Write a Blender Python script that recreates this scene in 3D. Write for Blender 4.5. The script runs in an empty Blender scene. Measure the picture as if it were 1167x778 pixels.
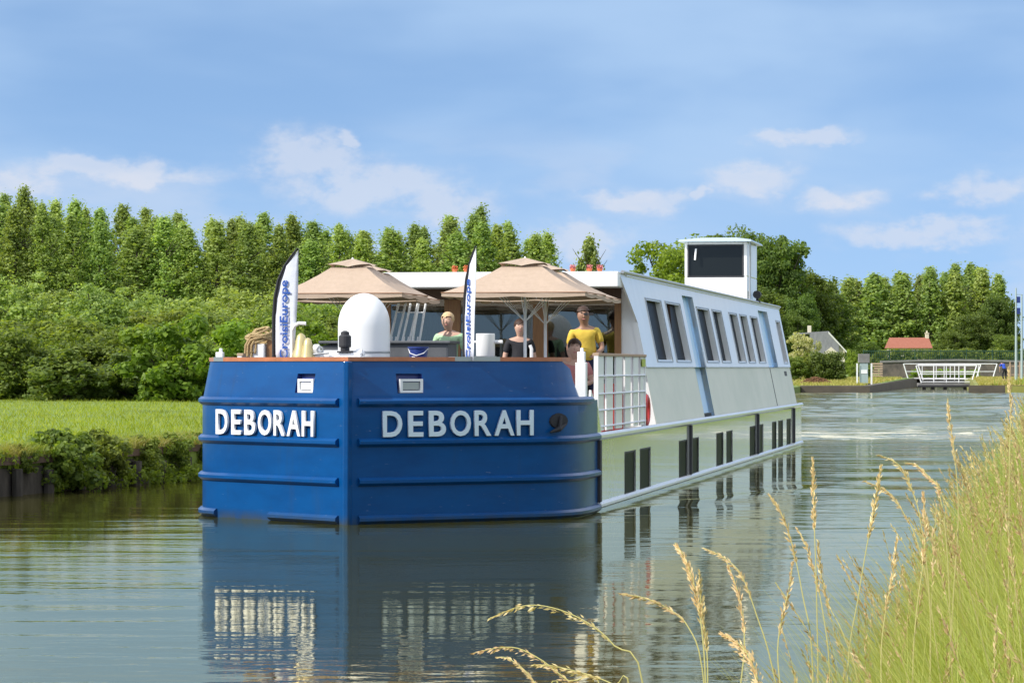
import bpy, bmesh, math, random
import numpy as np
from mathutils import Vector, Matrix, Euler
PI = math.pi
R = math.radians
random.seed(7)
rng = np.random.default_rng(7)
sc = bpy.context.scene
COL = sc.collection

# ------------------------------------------------------------------ camera, sky, sun, exposure
H = 1.923
F = 3500.0                      # focal length in photograph pixels (1167 wide)
cam_d = bpy.data.cameras.new('camera'); cam = bpy.data.objects.new('camera', cam_d); COL.objects.link(cam)
cam_d.sensor_width = 36.0; cam_d.lens = 36.0 * F / 1167.0
cam_d.clip_start = 0.1; cam_d.clip_end = 8000
cam.location = (0, 0, H); cam.rotation_euler = (R(90) + math.atan(29.0 / F), 0, 0)
sc.camera = cam

SUN_EL = 38.0
sun_h = Vector((-0.88, -0.475, 0)).normalized()
SUN = Vector((sun_h.x * math.cos(R(SUN_EL)), sun_h.y * math.cos(R(SUN_EL)), math.sin(R(SUN_EL))))
sd = bpy.data.lights.new('sun', 'SUN'); sd.energy = 3.5; sd.angle = R(0.53); sd.color = (1.0, 0.95, 0.87)
so = bpy.data.objects.new('sun', sd); COL.objects.link(so)
so.rotation_euler = SUN.to_track_quat('Z', 'Y').to_euler(); so.location = (-20, -10, 40)

world = bpy.data.worlds.new('World'); sc.world = world; world.use_nodes = True
wn = world.node_tree.nodes; wl = world.node_tree.links; wn.clear()
def WN(t, **k):
    n = wn.new(t)
    for a, b in k.items(): setattr(n, a, b)
    return n
def wmath(op, a, b=None, clamp=False):
    n = WN('ShaderNodeMath', operation=op, use_clamp=clamp)
    for i, x in enumerate((a, b)):
        if x is None: continue
        if isinstance(x, (int, float)): n.inputs[i].default_value = x
        else: wl.new(x, n.inputs[i])
    return n.outputs[0]
tc = WN('ShaderNodeTexCoord')
sep = WN('ShaderNodeSeparateXYZ'); wl.new(tc.outputs['Generated'], sep.inputs[0])
# the sky is looked up a little above the true direction: a clear, deep blue down to the horizon
mx = wmath('ADD', wmath('MULTIPLY', wmath('MAXIMUM', sep.outputs[2], 0.0), 1.6), 0.25)
cmb = WN('ShaderNodeCombineXYZ')
wl.new(sep.outputs[0], cmb.inputs[0]); wl.new(sep.outputs[1], cmb.inputs[1]); wl.new(mx, cmb.inputs[2])
vnorm = WN('ShaderNodeVectorMath', operation='NORMALIZE'); wl.new(cmb.outputs[0], vnorm.inputs[0])
sky = WN('ShaderNodeTexSky', sky_type='NISHITA'); sky.sun_disc = False
sky.sun_elevation = R(SUN_EL); sky.sun_rotation = math.atan2(SUN.x, SUN.y)
sky.air_density = 1.2; sky.dust_density = 0.6; sky.ozone_density = 1.6; sky.altitude = 50
wl.new(vnorm.outputs[0], sky.inputs[0])
# clouds by direction: azimuth and elevation
az = wmath('ARCTAN2', sep.outputs[0], sep.outputs[1])
elv = wmath('ARCSINE', sep.outputs[2])
def cloud_noise(sx, sy, ox, oy, detail, rough, dist=0.0):
    c = WN('ShaderNodeCombineXYZ')
    wl.new(wmath('ADD', wmath('MULTIPLY', az, sx), ox), c.inputs[0])
    wl.new(wmath('ADD', wmath('MULTIPLY', elv, sy), oy), c.inputs[1])
    n = WN('ShaderNodeTexNoise'); n.inputs['Scale'].default_value = 1.0
    n.inputs['Detail'].default_value = detail; n.inputs['Roughness'].default_value = rough
    n.inputs['Distortion'].default_value = dist
    wl.new(c.outputs[0], n.inputs['Vector'])
    return n.outputs[0]
def ramp(x, a, b):
    n = WN('ShaderNodeMapRange', interpolation_type='SMOOTHSTEP')
    n.inputs[1].default_value = a; n.inputs[2].default_value = b
    wl.new(x, n.inputs[0]); return n.outputs[0]
veil = wmath('MULTIPLY', ramp(cloud_noise(7, 22, 3.1, 1.7, 4, 0.5, 0.2), 0.30, 0.70), 0.80)
cum_n = ramp(cloud_noise(17, 44, 5.3, 2.1, 6, 0.5, 0.1), 0.49, 0.66)
band = wmath('MULTIPLY', ramp(elv, 0.008, 0.03), wmath('SUBTRACT', 1.0, ramp(elv, 0.055, 0.085)))
blobs = None
warp_a = wmath('MULTIPLY', wmath('SUBTRACT', cloud_noise(38, 60, 1.0, 5.0, 4, 0.6), 0.5), 0.040)
warp_e = wmath('MULTIPLY', wmath('SUBTRACT', cloud_noise(44, 70, 8.0, 3.0, 4, 0.6), 0.5), 0.017)
az_w = wmath('ADD', az, warp_a); el_w = wmath('ADD', elv, warp_e)
for a_, e_, ra, re in ((-.066, .068, .017, .010), (-.050, .059, .030, .009), (-.025, .054, .022, .007), (-.128, .063, .036, .0045), (-.165, .058, .02, .005), (-.052, .0735, .005, .0028), (.076, .061, .017, .0048), (.040, .054, .018, .0042), (.153, .057, .018, .006), (.105, .054, .014, .0035), (.060, .056, .004, .004), (.020, .041, .02, .006), (.093, .074, .018, .003), (.135, .043, .03, .004), (-.22, .07, .03, .01), (.24, .065, .04, .012)):
    dx = wmath('DIVIDE', wmath('SUBTRACT', az_w, a_), ra); dy = wmath('DIVIDE', wmath('SUBTRACT', el_w, e_), re)
    g_ = wmath('EXPONENT', wmath('MULTIPLY', wmath('ADD', wmath('MULTIPLY', dx, dx), wmath('MULTIPLY', dy, dy)), -1.0))
    blobs = g_ if blobs is None else wmath('MAXIMUM', blobs, g_)
puff = cloud_noise(70, 110, 4.0, 2.0, 6, 0.6, 0.1)
cum = wmath('MULTIPLY', ramp(wmath('MULTIPLY', blobs, wmath('ADD', wmath('MULTIPLY', puff, 2.6), -0.4)), 0.12, 0.80), 0.62)
cum = wmath('ADD', cum, wmath('MULTIPLY', wmath('MULTIPLY', cum_n, band), 0.30), True)
haze_low = wmath('MULTIPLY', wmath('SUBTRACT', 1.0, ramp(elv, -0.02, 0.10)), 0.55)
upper = wmath('MULTIPLY', ramp(elv, 0.12, 0.24), ramp(cloud_noise(3, 6, 1.0, 9.0, 6, 0.6, 0.3), 0.32, 0.6))
m1 = WN('ShaderNodeMix', data_type='RGBA'); wl.new(wmath('ADD', veil, haze_low, True), m1.inputs[0])
tint = WN('ShaderNodeMix', data_type='RGBA', blend_type='MULTIPLY'); tint.inputs[0].default_value = 1.0
wl.new(sky.outputs[0], tint.inputs[6]); tint.inputs[7].default_value = (0.94, 1.02, 1.10, 1)
wl.new(tint.outputs[2], m1.inputs[6]); m1.inputs[7].default_value = (2.45, 3.5, 5.0, 1)
m2 = WN('ShaderNodeMix', data_type='RGBA'); wl.new(cum, m2.inputs[0])
wl.new(m1.outputs[2], m2.inputs[6]); m2.inputs[7].default_value = (3.9, 4.15, 4.75, 1)
m3 = WN('ShaderNodeMix', data_type='RGBA'); wl.new(wmath('MULTIPLY', upper, 0.8), m3.inputs[0])
wl.new(m2.outputs[2], m3.inputs[6]); m3.inputs[7].default_value = (8.6, 8.7, 9.0, 1)
bg = WN('ShaderNodeBackground'); bg.inputs[1].default_value = 0.13
wl.new(m3.outputs[2], bg.inputs[0])
wo = WN('ShaderNodeOutputWorld'); wl.new(bg.outputs[0], wo.inputs[0])

sc.view_settings.view_transform = 'Standard'; sc.view_settings.look = 'None'
sc.view_settings.gamma = 1.0; sc.view_settings.exposure = 0.5
sc.render.engine = 'CYCLES'
sc.cycles.use_denoising = True
sc.cycles.max_bounces = 8; sc.cycles.transparent_max_bounces = 12
sc.cycles.caustics_reflective = False; sc.cycles.caustics_refractive = False

# ------------------------------------------------------------------ materials
def mat(name, base, rough=0.5, metal=0.0, coat=0.0, spec=0.5, noise=None, bump=None, emis=None, coat_rough=0.05):
    """noise=(scale, second colour, low, high, stretch) mixes a second colour in; bump=(scale, strength)"""
    m = bpy.data.materials.new(name); m.use_nodes = True
    nt = m.node_tree; p = nt.nodes['Principled BSDF']
    p.inputs['Base Color'].default_value = (*base, 1); p.inputs['Roughness'].default_value = rough
    p.inputs['Metallic'].default_value = metal; p.inputs['Coat Weight'].default_value = coat
    p.inputs['Coat Roughness'].default_value = coat_rough; p.inputs['Specular IOR Level'].default_value = spec
    co = nt.nodes.new('ShaderNodeTexCoord')
    if noise:
        s, c2, lo, hi, st = noise
        mp = nt.nodes.new('ShaderNodeMapping'); mp.inputs['Scale'].default_value = st
        nt.links.new(co.outputs['Object'], mp.inputs[0])
        n = nt.nodes.new('ShaderNodeTexNoise'); n.inputs['Scale'].default_value = s; n.inputs['Detail'].default_value = 6
        n.inputs['Roughness'].default_value = 0.6
        nt.links.new(mp.outputs[0], n.inputs['Vector'])
        r = nt.nodes.new('ShaderNodeMapRange'); r.inputs[1].default_value = lo; r.inputs[2].default_value = hi
        nt.links.new(n.outputs[0], r.inputs[0])
        x = nt.nodes.new('ShaderNodeMix'); x.data_type = 'RGBA'
        x.inputs[6].default_value = (*base, 1); x.inputs[7].default_value = (*c2, 1)
        nt.links.new(r.outputs[0], x.inputs[0]); nt.links.new(x.outputs[2], p.inputs['Base Color'])
    if bump:
        n = nt.nodes.new('ShaderNodeTexNoise'); n.inputs['Scale'].default_value = bump[0]; n.inputs['Detail'].default_value = 4
        nt.links.new(co.outputs['Object'], n.inputs['Vector'])
        b = nt.nodes.new('ShaderNodeBump'); b.inputs['Strength'].default_value = bump[1]; b.inputs['Distance'].default_value = 0.02
        nt.links.new(n.outputs[0], b.inputs['Height']); nt.links.new(b.outputs[0], p.inputs['Normal'])
    return m

def leaf_mat(name, dark, light, trans=0.48, objvar=0.18, rough=0.55, patch=None, tip=None):
    m = bpy.data.materials.new(name); m.use_nodes = True
    nt = m.node_tree; N = nt.nodes; L = nt.links; N.clear()
    g = N.new('ShaderNodeNewGeometry'); oi = N.new('ShaderNodeObjectInfo')
    x = N.new('ShaderNodeMix'); x.data_type = 'RGBA'
    x.inputs[6].default_value = (*dark, 1); x.inputs[7].default_value = (*light, 1)
    L.new(g.outputs['Random Per Island'], x.inputs[0])
    hs = N.new('ShaderNodeHueSaturation')
    mr = N.new('ShaderNodeMapRange'); mr.inputs[3].default_value = 1 - objvar; mr.inputs[4].default_value = 1 + objvar
    L.new(oi.outputs['Random'], mr.inputs[0]); L.new(mr.outputs[0], hs.inputs['Value'])
    ml = N.new('ShaderNodeMath'); ml.operation = 'MULTIPLY'; ml.inputs[1].default_value = 7.31
    fr = N.new('ShaderNodeMath'); fr.operation = 'FRACT'
    L.new(oi.outputs['Random'], ml.inputs[0]); L.new(ml.outputs[0], fr.inputs[0])
    mh = N.new('ShaderNodeMapRange'); mh.inputs[3].default_value = 0.485; mh.inputs[4].default_value = 0.512
    L.new(fr.outputs[0], mh.inputs[0]); L.new(mh.outputs[0], hs.inputs['Hue'])
    if tip:
        at_ = N.new('ShaderNodeAttribute'); at_.attribute_name = 'tip'
        tp = N.new('ShaderNodeMath'); tp.operation = 'POWER'; tp.inputs[1].default_value = 2.6; L.new(at_.outputs['Fac'], tp.inputs[0])
        tx = N.new('ShaderNodeMix'); tx.data_type = 'RGBA'; L.new(tp.outputs[0], tx.inputs[0]); L.new(x.outputs[2], tx.inputs[6]); tx.inputs[7].default_value = (*tip, 1); x = tx
    if patch:
        pn = N.new('ShaderNodeTexNoise'); pn.inputs['Scale'].default_value = patch[0]; pn.inputs['Detail'].default_value = 4; L.new(g.outputs['Position'], pn.inputs['Vector'])
        pr = N.new('ShaderNodeMapRange'); pr.inputs[1].default_value = .42; pr.inputs[2].default_value = .66; pr.inputs[4].default_value = patch[2]; L.new(pn.outputs[0], pr.inputs[0])
        px = N.new('ShaderNodeMix'); px.data_type = 'RGBA'; L.new(pr.outputs[0], px.inputs[0]); L.new(x.outputs[2], px.inputs[6]); px.inputs[7].default_value = (*patch[1], 1); x = px
    L.new(x.outputs[2], hs.inputs['Color'])
    p = N.new('ShaderNodeBsdfPrincipled'); p.inputs['Roughness'].default_value = rough
    p.inputs['Specular IOR Level'].default_value = 0.35
    L.new(hs.outputs[0], p.inputs['Base Color'])
    t = N.new('ShaderNodeBsdfTranslucent')
    tw = N.new('ShaderNodeMix'); tw.data_type = 'RGBA'; tw.blend_type = 'MULTIPLY'; tw.inputs[0].default_value = 1
    L.new(hs.outputs[0], tw.inputs[6]); tw.inputs[7].default_value = (1.5, 1.45, 0.6, 1)
    L.new(tw.outputs[2], t.inputs[0])
    ms = N.new('ShaderNodeMixShader'); ms.inputs[0].default_value = trans
    L.new(p.outputs[0], ms.inputs[1]); L.new(t.outputs[0], ms.inputs[2])
    o = N.new('ShaderNodeOutputMaterial'); L.new(ms.outputs[0], o.inputs[0])
    return m

M = {}
M['blue'] = mat('blue_paint', (0.001, 0.066, 0.225), 0.34, coat=0.16, spec=0.15, noise=(1.3, (0.001, 0.046, 0.17), 0.4, 0.75, (1, 1, 3)), bump=(1.1, 0.22))
def weather(m, amount, col, zl):
    """runs of grime with a shape of their own: streaks down the plating, scuffs, and a scum line just above the water"""
    nt = m.node_tree; N = nt.nodes; L = nt.links; p = N['Principled BSDF']; src = p.inputs['Base Color'].links[0].from_socket
    co = N.new('ShaderNodeTexCoord'); last = src
    def noise(scale, st, lo, hi):
        mp = N.new('ShaderNodeMapping'); mp.inputs['Scale'].default_value = st; L.new(co.outputs['Object'], mp.inputs[0])
        n = N.new('ShaderNodeTexNoise'); n.inputs['Scale'].default_value = scale; n.inputs['Detail'].default_value = 7; n.inputs['Roughness'].default_value = .65; L.new(mp.outputs[0], n.inputs['Vector'])
        r = N.new('ShaderNodeMapRange'); r.inputs[1].default_value = lo; r.inputs[2].default_value = hi; L.new(n.outputs[0], r.inputs[0]); return r.outputs[0]
    def mix(fac, c):
        nonlocal last
        x = N.new('ShaderNodeMix'); x.data_type = 'RGBA'; L.new(fac, x.inputs[0]); L.new(last, x.inputs[6]); x.inputs[7].default_value = (*c, 1); last = x.outputs[2]
    def mul(a, b):
        q = N.new('ShaderNodeMath'); q.operation = 'MULTIPLY'; L.new(a, q.inputs[0])
        if isinstance(b, float): q.inputs[1].default_value = b
        else: L.new(b, q.inputs[1])
        return q.outputs[0]
    mix(mul(noise(5, (1, 1, .12), .56, .80), amount), col)
    mix(mul(noise(14, (.5, .5, 3.0), .66, .72), amount * 1.2), (.30, .33, .36))
    sp = N.new('ShaderNodeSeparateXYZ'); L.new(co.outputs['Object'], sp.inputs[0])
    r = N.new('ShaderNodeMapRange'); r.inputs[1].default_value = zl; r.inputs[2].default_value = 0.0; L.new(sp.outputs[2], r.inputs[0])
    mix(mul(mul(r.outputs[0], noise(6, (1, 1, .5), .25, .6)), .75), (.05, .055, .03))
    L.new(last, p.inputs['Base Color'])
weather(M['blue'], .30, (.035, .045, .055), .13)
M['cream'] = mat('cream_paint', (0.66, 0.67, 0.65), 0.16, metal=0.0, coat=0.85, noise=(1.6, (0.53, 0.55, 0.48), 0.42, 0.75, (1, .5, .5)), bump=(0.8, 0.10))
weather(M['cream'], .35, (.30, .28, .20), .16)
M['white'] = mat('white_paint', (0.80, 0.80, 0.79), 0.35, coat=0.6, noise=(2.0, (0.70, 0.70, 0.69), 0.45, 0.8, (1, 1, .3)))
M['pure'] = mat('white_gloss', (0.82, 0.82, 0.82), 0.3)
M['paleblue'] = mat('pale_blue_paint', (0.52, 0.72, 0.93), 0.5, coat=0.0)
M['darkline'] = mat('dark_rubber', (0.03, 0.03, 0.035), 0.6)
M['glass'] = mat('dark_glass', (0.012, 0.014, 0.017), 0.04, spec=0.6)
M['tint'] = mat('tinted_window', (0.008, 0.009, 0.012), 0.35, spec=0.015)
M['whglass'] = mat('wheelhouse_glass', (0.01, 0.012, 0.012), 0.05, spec=0.35)
M['cream2'] = mat('satin_cream_paint', (0.70, 0.70, 0.58), 0.5, coat=0.06, spec=0.25, noise=(1.1, (0.60, 0.62, 0.50), 0.42, 0.75, (1, .6, .8)), bump=(.7, .1))
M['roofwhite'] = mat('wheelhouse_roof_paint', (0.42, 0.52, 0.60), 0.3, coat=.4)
M['capwood'] = mat('varnished_orange_wood', (0.50, 0.17, 0.07), 0.4, coat=0.3, noise=(5, (0.33, 0.12, 0.05), 0.35, 0.7, (1, 1, 1)))
M['wood'] = mat('brown_wood', (0.30, 0.15, 0.055), 0.5, noise=(6, (0.2, 0.09, 0.035), 0.35, 0.7, (8, 8, .6)))
M['darkwood'] = mat('dark_brown_wood', (0.10, 0.05, 0.03), 0.5, noise=(5, (0.06, 0.03, 0.02), 0.35, 0.7, (6, 6, .6)))
M['steel'] = mat('grey_steel', (0.42, 0.43, 0.44), 0.35, metal=0.7)
M['polished_shade'] = mat('polished_letter_shade_tint', (0.66, 0.76, 0.86), 0.25, metal=0.2)  # bluish shade of the right bow face is put into this letter colour
M['deck'] = mat('deck_grey', (0.30, 0.31, 0.31), 0.7, noise=(3, (0.22, 0.22, 0.22), 0.4, 0.7, (1, 1, 1)))
M['tan'] = mat('tan_canvas', (0.46, 0.35, 0.265), 0.85, noise=(14, (0.41, 0.31, 0.23), 0.3, 0.7, (1, 1, 1)), bump=(9, 0.3))
M['tanpipe'] = mat('tan_piping', (0.30, 0.16, 0.09), 0.8)
M['grey'] = mat('grey_tarpaulin', (0.10, 0.105, 0.115), 0.6, noise=(4, (0.07, 0.075, 0.085), 0.3, 0.7, (1, 1, 1)), bump=(5, 0.5))
M['navy'] = mat('navy_plastic', (0.02, 0.04, 0.19), 0.35)
M['black'] = mat('black_fabric', (0.015, 0.015, 0.02), 0.7)
M['flag'] = mat('flag_fabric', (0.70, 0.72, 0.80), 0.8, bump=(6, 0.4))
M['flagtext'] = mat('flag_blue_print', (0.02, 0.09, 0.40), 0.7)
M['rope'] = mat('manila_rope', (0.50, 0.38, 0.20), 0.9, noise=(60, (0.32, 0.22, 0.10), 0.35, 0.65, (1, 1, 1)), bump=(90, 0.6))
M['brass'] = mat('pale_brass', (0.62, 0.52, 0.26), 0.35, metal=0.5)
M['red'] = mat('red_plastic', (0.50, 0.03, 0.025), 0.45)
M['orange'] = mat('orange_plastic', (0.62, 0.16, 0.05), 0.5)
M['pink'] = mat('pink_petals', (0.62, 0.22, 0.22), 0.8)
M['yellowgreen'] = mat('yellow_green_plate', (0.40, 0.48, 0.05), 0.5)
M['skin'] = mat('skin', (0.58, 0.36, 0.27), 0.5)
M['skin_tan'] = mat('tanned_skin', (0.36, 0.20, 0.135), 0.5)
M['blond'] = mat('blond_hair', (0.62, 0.44, 0.24), 0.7, bump=(60, 0.5))
M['brownhair'] = mat('brown_hair', (0.05, 0.022, 0.012), 0.6, bump=(60, 0.5))
M['yellow'] = mat('yellow_shirt', (0.74, 0.54, 0.08), 0.85, noise=(5, (.62, .42, .05), .35, .65, (1, 1, .5)), bump=(7, 1.0))
M['mint'] = mat('mint_shirt', (0.42, 0.62, 0.38), 0.85, bump=(9, 0.5))
M['blackcloth'] = mat('black_clothes', (0.02, 0.02, 0.025), 0.85, bump=(9, 0.4))
M['rose'] = mat('rose_shirt', (0.50, 0.20, 0.19), 0.85, bump=(9, 0.4))
M['royal'] = mat('royal_blue_shirt', (0.02, 0.07, 0.45), 0.85)
M['navycloth'] = mat('navy_trousers', (0.015, 0.02, 0.06), 0.85)
M['curtain'] = mat('white_curtain', (0.62, 0.62, 0.60), 0.9)
M['concrete'] = mat('concrete', (0.24, 0.235, 0.225), 0.85, noise=(0.8, (0.15, 0.145, 0.14), 0.35, 0.7, (1, 1, 2)), bump=(4, 0.4))
M['quay'] = mat('dark_quay_stone', (0.075, 0.065, 0.05), 0.9, noise=(.8, (0.12, 0.10, 0.07), 0.35, 0.7, (1, 1, 2)), bump=(4, 0.4))
M['darkwall'] = mat('dark_stone_wall', (0.17, 0.14, 0.115), 0.9, noise=(1.2, (0.06, 0.055, 0.05), 0.35, 0.7, (1, 1, 1)), bump=(5, 0.5))
M['pile'] = mat('weathered_pile', (0.075, 0.065, 0.055), 0.9, noise=(3, (0.035, 0.03, 0.025), 0.35, 0.65, (2, 2, .5)), bump=(8, 0.6))
M['rustcap'] = mat('rusty_cap', (0.10, 0.06, 0.04), 0.9, noise=(4, (0.09, 0.06, 0.045), 0.35, 0.65, (1, 1, 1)))
M['tile'] = mat('red_roof_tiles', (0.33, 0.12, 0.075), 0.8, noise=(1.5, (0.30, 0.10, 0.06), 0.35, 0.65, (3, 1, 1)))
M['slate'] = mat('grey_slate', (0.26, 0.26, 0.27), 0.7, noise=(1.5, (0.20, 0.20, 0.21), 0.35, 0.65, (3, 1, 1)))
M['render'] = mat('cream_render', (0.66, 0.60, 0.46), 0.9)
M['bark'] = mat('bark', (0.12, 0.10, 0.075), 0.95, noise=(3, (0.07, 0.055, 0.04), 0.35, 0.65, (3, 3, .5)))
M['stem'] = mat('straw_stem', (0.42, 0.38, 0.13), 0.7)
M['greypole'] = mat('grey_green_pole', (0.34, 0.42, 0.42), 0.5)
M['board'] = mat('white_board', (0.70, 0.69, 0.62), 0.6)
M['greennet'] = mat('dark_green_mesh_fence', (0.015, 0.06, 0.035), 0.7)
M['planks'] = mat('pale_planks', (0.42, 0.30, 0.21), 0.8)
M['heap'] = mat('brown_brushwood', (0.26, 0.13, 0.06), 0.95, noise=(4, (0.14, 0.07, 0.035), 0.3, 0.7, (1, 1, 1)))

L_poplar = leaf_mat('poplar_leaves', (0.17, 0.255, 0.06), (0.42, 0.52, 0.15))
L_bush = leaf_mat('bush_leaves', (0.08, 0.13, 0.02), (0.27, 0.34, 0.06))
L_dark = leaf_mat('dark_leaves', (0.065, 0.115, 0.022), (0.18, 0.25, 0.050))
L_light = leaf_mat('light_leaves', (0.13, 0.21, 0.02), (0.28, 0.38, 0.045))
L_back = leaf_mat('far_leaves', (0.17, 0.245, 0.07), (0.37, 0.45, 0.13))
L_bloom = leaf_mat('pale_blossom', (0.30, 0.34, 0.14), (0.52, 0.52, 0.30), objvar=0.1)
L_turf = leaf_mat('turf_blades', (0.18, 0.29, 0.012), (0.38, 0.45, 0.03), trans=0.4, objvar=0.05, patch=(.35, (.16, .20, .03), .75))
L_tall = leaf_mat('tall_grass_blades', (0.11, 0.24, 0.02), (0.30, 0.44, 0.05), trans=0.35, objvar=0.05, patch=(1.6, (.44, .40, .14), .35), tip=(.42, .43, .11))
L_seed = leaf_mat('seed_heads', (0.48, 0.34, 0.15), (0.74, 0.60, 0.32), trans=0.2, objvar=0.12)

# ------------------------------------------------------------------ mesh helpers
class MB:
    def __init__(s): s.v = []; s.f = []
    def add(s, vs, fs):
        o = len(s.v); s.v += [tuple(x) for x in vs]; s.f += [tuple(i + o for i in q) for q in fs]; return s
    def box(s, x0, x1, y0, y1, z0, z1, rz=0, c=None):
        vs = [(x, y, z) for z in (z0, z1) for y in (y0, y1) for x in (x0, x1)]
        if rz:
            cx, cy = c if c else ((x0 + x1) / 2, (y0 + y1) / 2)
            vs = [(cx + (x - cx) * math.cos(rz) - (y - cy) * math.sin(rz), cy + (x - cx) * math.sin(rz) + (y - cy) * math.cos(rz), z) for x, y, z in vs]
        return s.add(vs, [(0, 2, 3, 1), (4, 5, 7, 6), (0, 1, 5, 4), (2, 6, 7, 3), (0, 4, 6, 2), (1, 3, 7, 5)])
    def hexa(s, b, t):          # two rings of equal length (bottom, top)
        n = len(b)
        return s.add(list(b) + list(t), [tuple(range(n))[::-1], tuple(range(n, 2 * n))] + [(i, (i + 1) % n, (i + 1) % n + n, i + n) for i in range(n)])
    def tube(s, pts, r, n=8, caps=True):
        pts = [Vector(p) for p in pts]; rs = r if isinstance(r, (list, tuple)) else [r] * len(pts)
        rings = []; up = None
        for i, p in enumerate(pts):
            d = (pts[min(i + 1, len(pts) - 1)] - pts[max(i - 1, 0)]).normalized()
            if up is None: up = Vector((0, 0, 1)) if abs(d.z) < 0.9 else Vector((1, 0, 0))
            a = d.cross(up).normalized(); b = a.cross(d).normalized(); up = b
            rings.append([p + (a * math.cos(2 * PI * k / n) + b * math.sin(2 * PI * k / n)) * rs[i] for k in range(n)])
        vs = [v for q in rings for v in q]; fs = []
        for i in range(len(pts) - 1):
            for k in range(n):
                fs.append((i * n + k, i * n + (k + 1) % n, (i + 1) * n + (k + 1) % n, (i + 1) * n + k))
        if caps: fs += [tuple(range(n))[::-1], tuple(range((len(pts) - 1) * n, len(pts) * n))]
        return s.add(vs, fs)
    def lathe(s, prof, cx=0, cy=0, n=20):
        vs = [(cx + r * math.cos(2 * PI * k / n), cy + r * math.sin(2 * PI * k / n), z) for r, z in prof for k in range(n)]
        fs = [(i * n + k, i * n + (k + 1) % n, (i + 1) * n + (k + 1) % n, (i + 1) * n + k) for i in range(len(prof) - 1) for k in range(n)]
        fs += [tuple(range(n))[::-1], tuple(range((len(prof) - 1) * n, len(prof) * n))]
        return s.add(vs, fs)
    def torus(s, c, R0, r0, ax='y', n=24, m=8):
        vs = []
        for i in range(n):
            a = 2 * PI * i / n
            for k in range(m):
                b = 2 * PI * k / m; rr = R0 + r0 * math.cos(b); q = (rr * math.cos(a), rr * math.sin(a), r0 * math.sin(b))
                q = {'z': q, 'y': (q[0], q[2], q[1]), 'x': (q[2], q[0], q[1])}[ax]
                vs.append((c[0] + q[0], c[1] + q[1], c[2] + q[2]))
        fs = [(i * m + k, i * m + (k + 1) % m, ((i + 1) % n) * m + (k + 1) % m, ((i + 1) % n) * m + k) for i in range(n) for k in range(m)]
        return s.add(vs, fs)
    def build(s, name, m, parent=None, smooth=False, bevel=0.0):
        me = bpy.data.meshes.new(name); me.from_pydata(s.v, [], s.f); me.update()
        b = bmesh.new(); b.from_mesh(me); bmesh.ops.recalc_face_normals(b, faces=b.faces); b.to_mesh(me); b.free()
        me.materials.append(m)
        o = bpy.data.objects.new(name, me); COL.objects.link(o)
        if parent: o.parent = parent
        if smooth:
            for p in me.polygons: p.use_smooth = True
            try: me.set_sharp_from_angle(angle=R(40))
            except Exception: pass
        if bevel:
            md = o.modifiers.new('bevel', 'BEVEL'); md.width = bevel; md.segments = 2; md.limit_method = 'ANGLE'
        return o

def tag(o, label=None, cat=None, group=None, kind=None):
    for k, v in (('label', label), ('category', cat), ('group', group), ('kind', kind)):
        if v: o[k] = v
    return o
def thing(name, label, cat, loc=(0, 0, 0), rz=0, group=None):
    o = bpy.data.objects.new(name, None); COL.objects.link(o); o.location = loc; o.rotation_euler = (0, 0, rz)
    o.empty_display_size = 0.2
    return tag(o, label, cat, group)
def dup(root, loc, rz=0, scale=None, label=None, group=None):
    r = root.copy(); COL.objects.link(r); r.location = loc; r.rotation_euler = (0, 0, rz)
    if scale: r.scale = scale
    if label: r['label'] = label
    if group: r['group'] = group
    for ch in list(root.children):
        c = ch.copy(); COL.objects.link(c); c.parent = r
        for g in ch.children:
            d = g.copy(); COL.objects.link(d); d.parent = c
    return r
def at(x, y, D):                # a point of the place seen at photo pixel (x, y), D metres away
    return Vector(((x - 583.5) * D / F, D, H - (y - 418) * D / F))
def fast_mesh(name, V, Q, m, parent=None, normals=None):
    """numpy verts (N,3), quads (K,4)"""
    me = bpy.data.meshes.new(name); K = len(Q); k = Q.shape[1]
    me.vertices.add(len(V)); me.vertices.foreach_set('co', np.asarray(V, dtype=np.float32).ravel())
    me.loops.add(K * k); me.loops.foreach_set('vertex_index', np.asarray(Q, dtype=np.int32).ravel())
    me.polygons.add(K); me.polygons.foreach_set('loop_start', np.arange(0, K * k, k, dtype=np.int32))
    me.update(calc_edges=True); me.materials.append(m)
    o = bpy.data.objects.new(name, me); COL.objects.link(o)
    if parent: o.parent = parent
    return o

# ------------------------------------------------------------------ ground, banks and water
def interp(x, tab):
    xs = [a for a, b in tab]; ys = [b for a, b in tab]
    return float(np.interp(x, xs, ys))
LTAB = [(-60, -36), (0, -20), (30, -11.9), (45.5, -7.58), (53, -5.5), (75, -1.9), (232, 21.8), (233.5, 26.9), (300, 39.5), (302, 39.5)]
RTAB = [(-60, -9), (-6, -2.2), (0, -1.2), (8, 0.12), (13, 1.15), (20, 2.45), (30, 4.0), (45, 6.9), (60, 9.7), (75, 12.3), (231, 38.6), (232, 35.0), (300, 44.2), (302, 44.2)]
def left_z(X, Y):
    d = interp(Y, LTAB) - X
    return 0.62 + 0.10 * min(max(d, 0), 2) / 2 + 0.18 * min(max(d - 2, 0), 30) / 30 if Y < 150 else 0.45 + 0.4 * min(max((Y - 232) / 50, 0), 1)
def right_z(X, Y):
    d = X - interp(Y, RTAB)
    if Y > 228: return 0.5 + 0.35 * min(max((Y - 232) / 18, 0), 1)
    s = min(max(d / 1.3, 0), 1); s = s * s * (3 - 2 * s)
    return -0.12 + 0.66 * s + 0.03 * min(max(d, 0), 10)
Ys = sorted(set(list(range(-60, 0, 10)) + list(np.arange(0, 60, 2.0)) + list(range(60, 231, 10)) + [45.5, 53, 75, 231, 232, 233.5, 240, 250, 270, 285, 300]))
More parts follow.
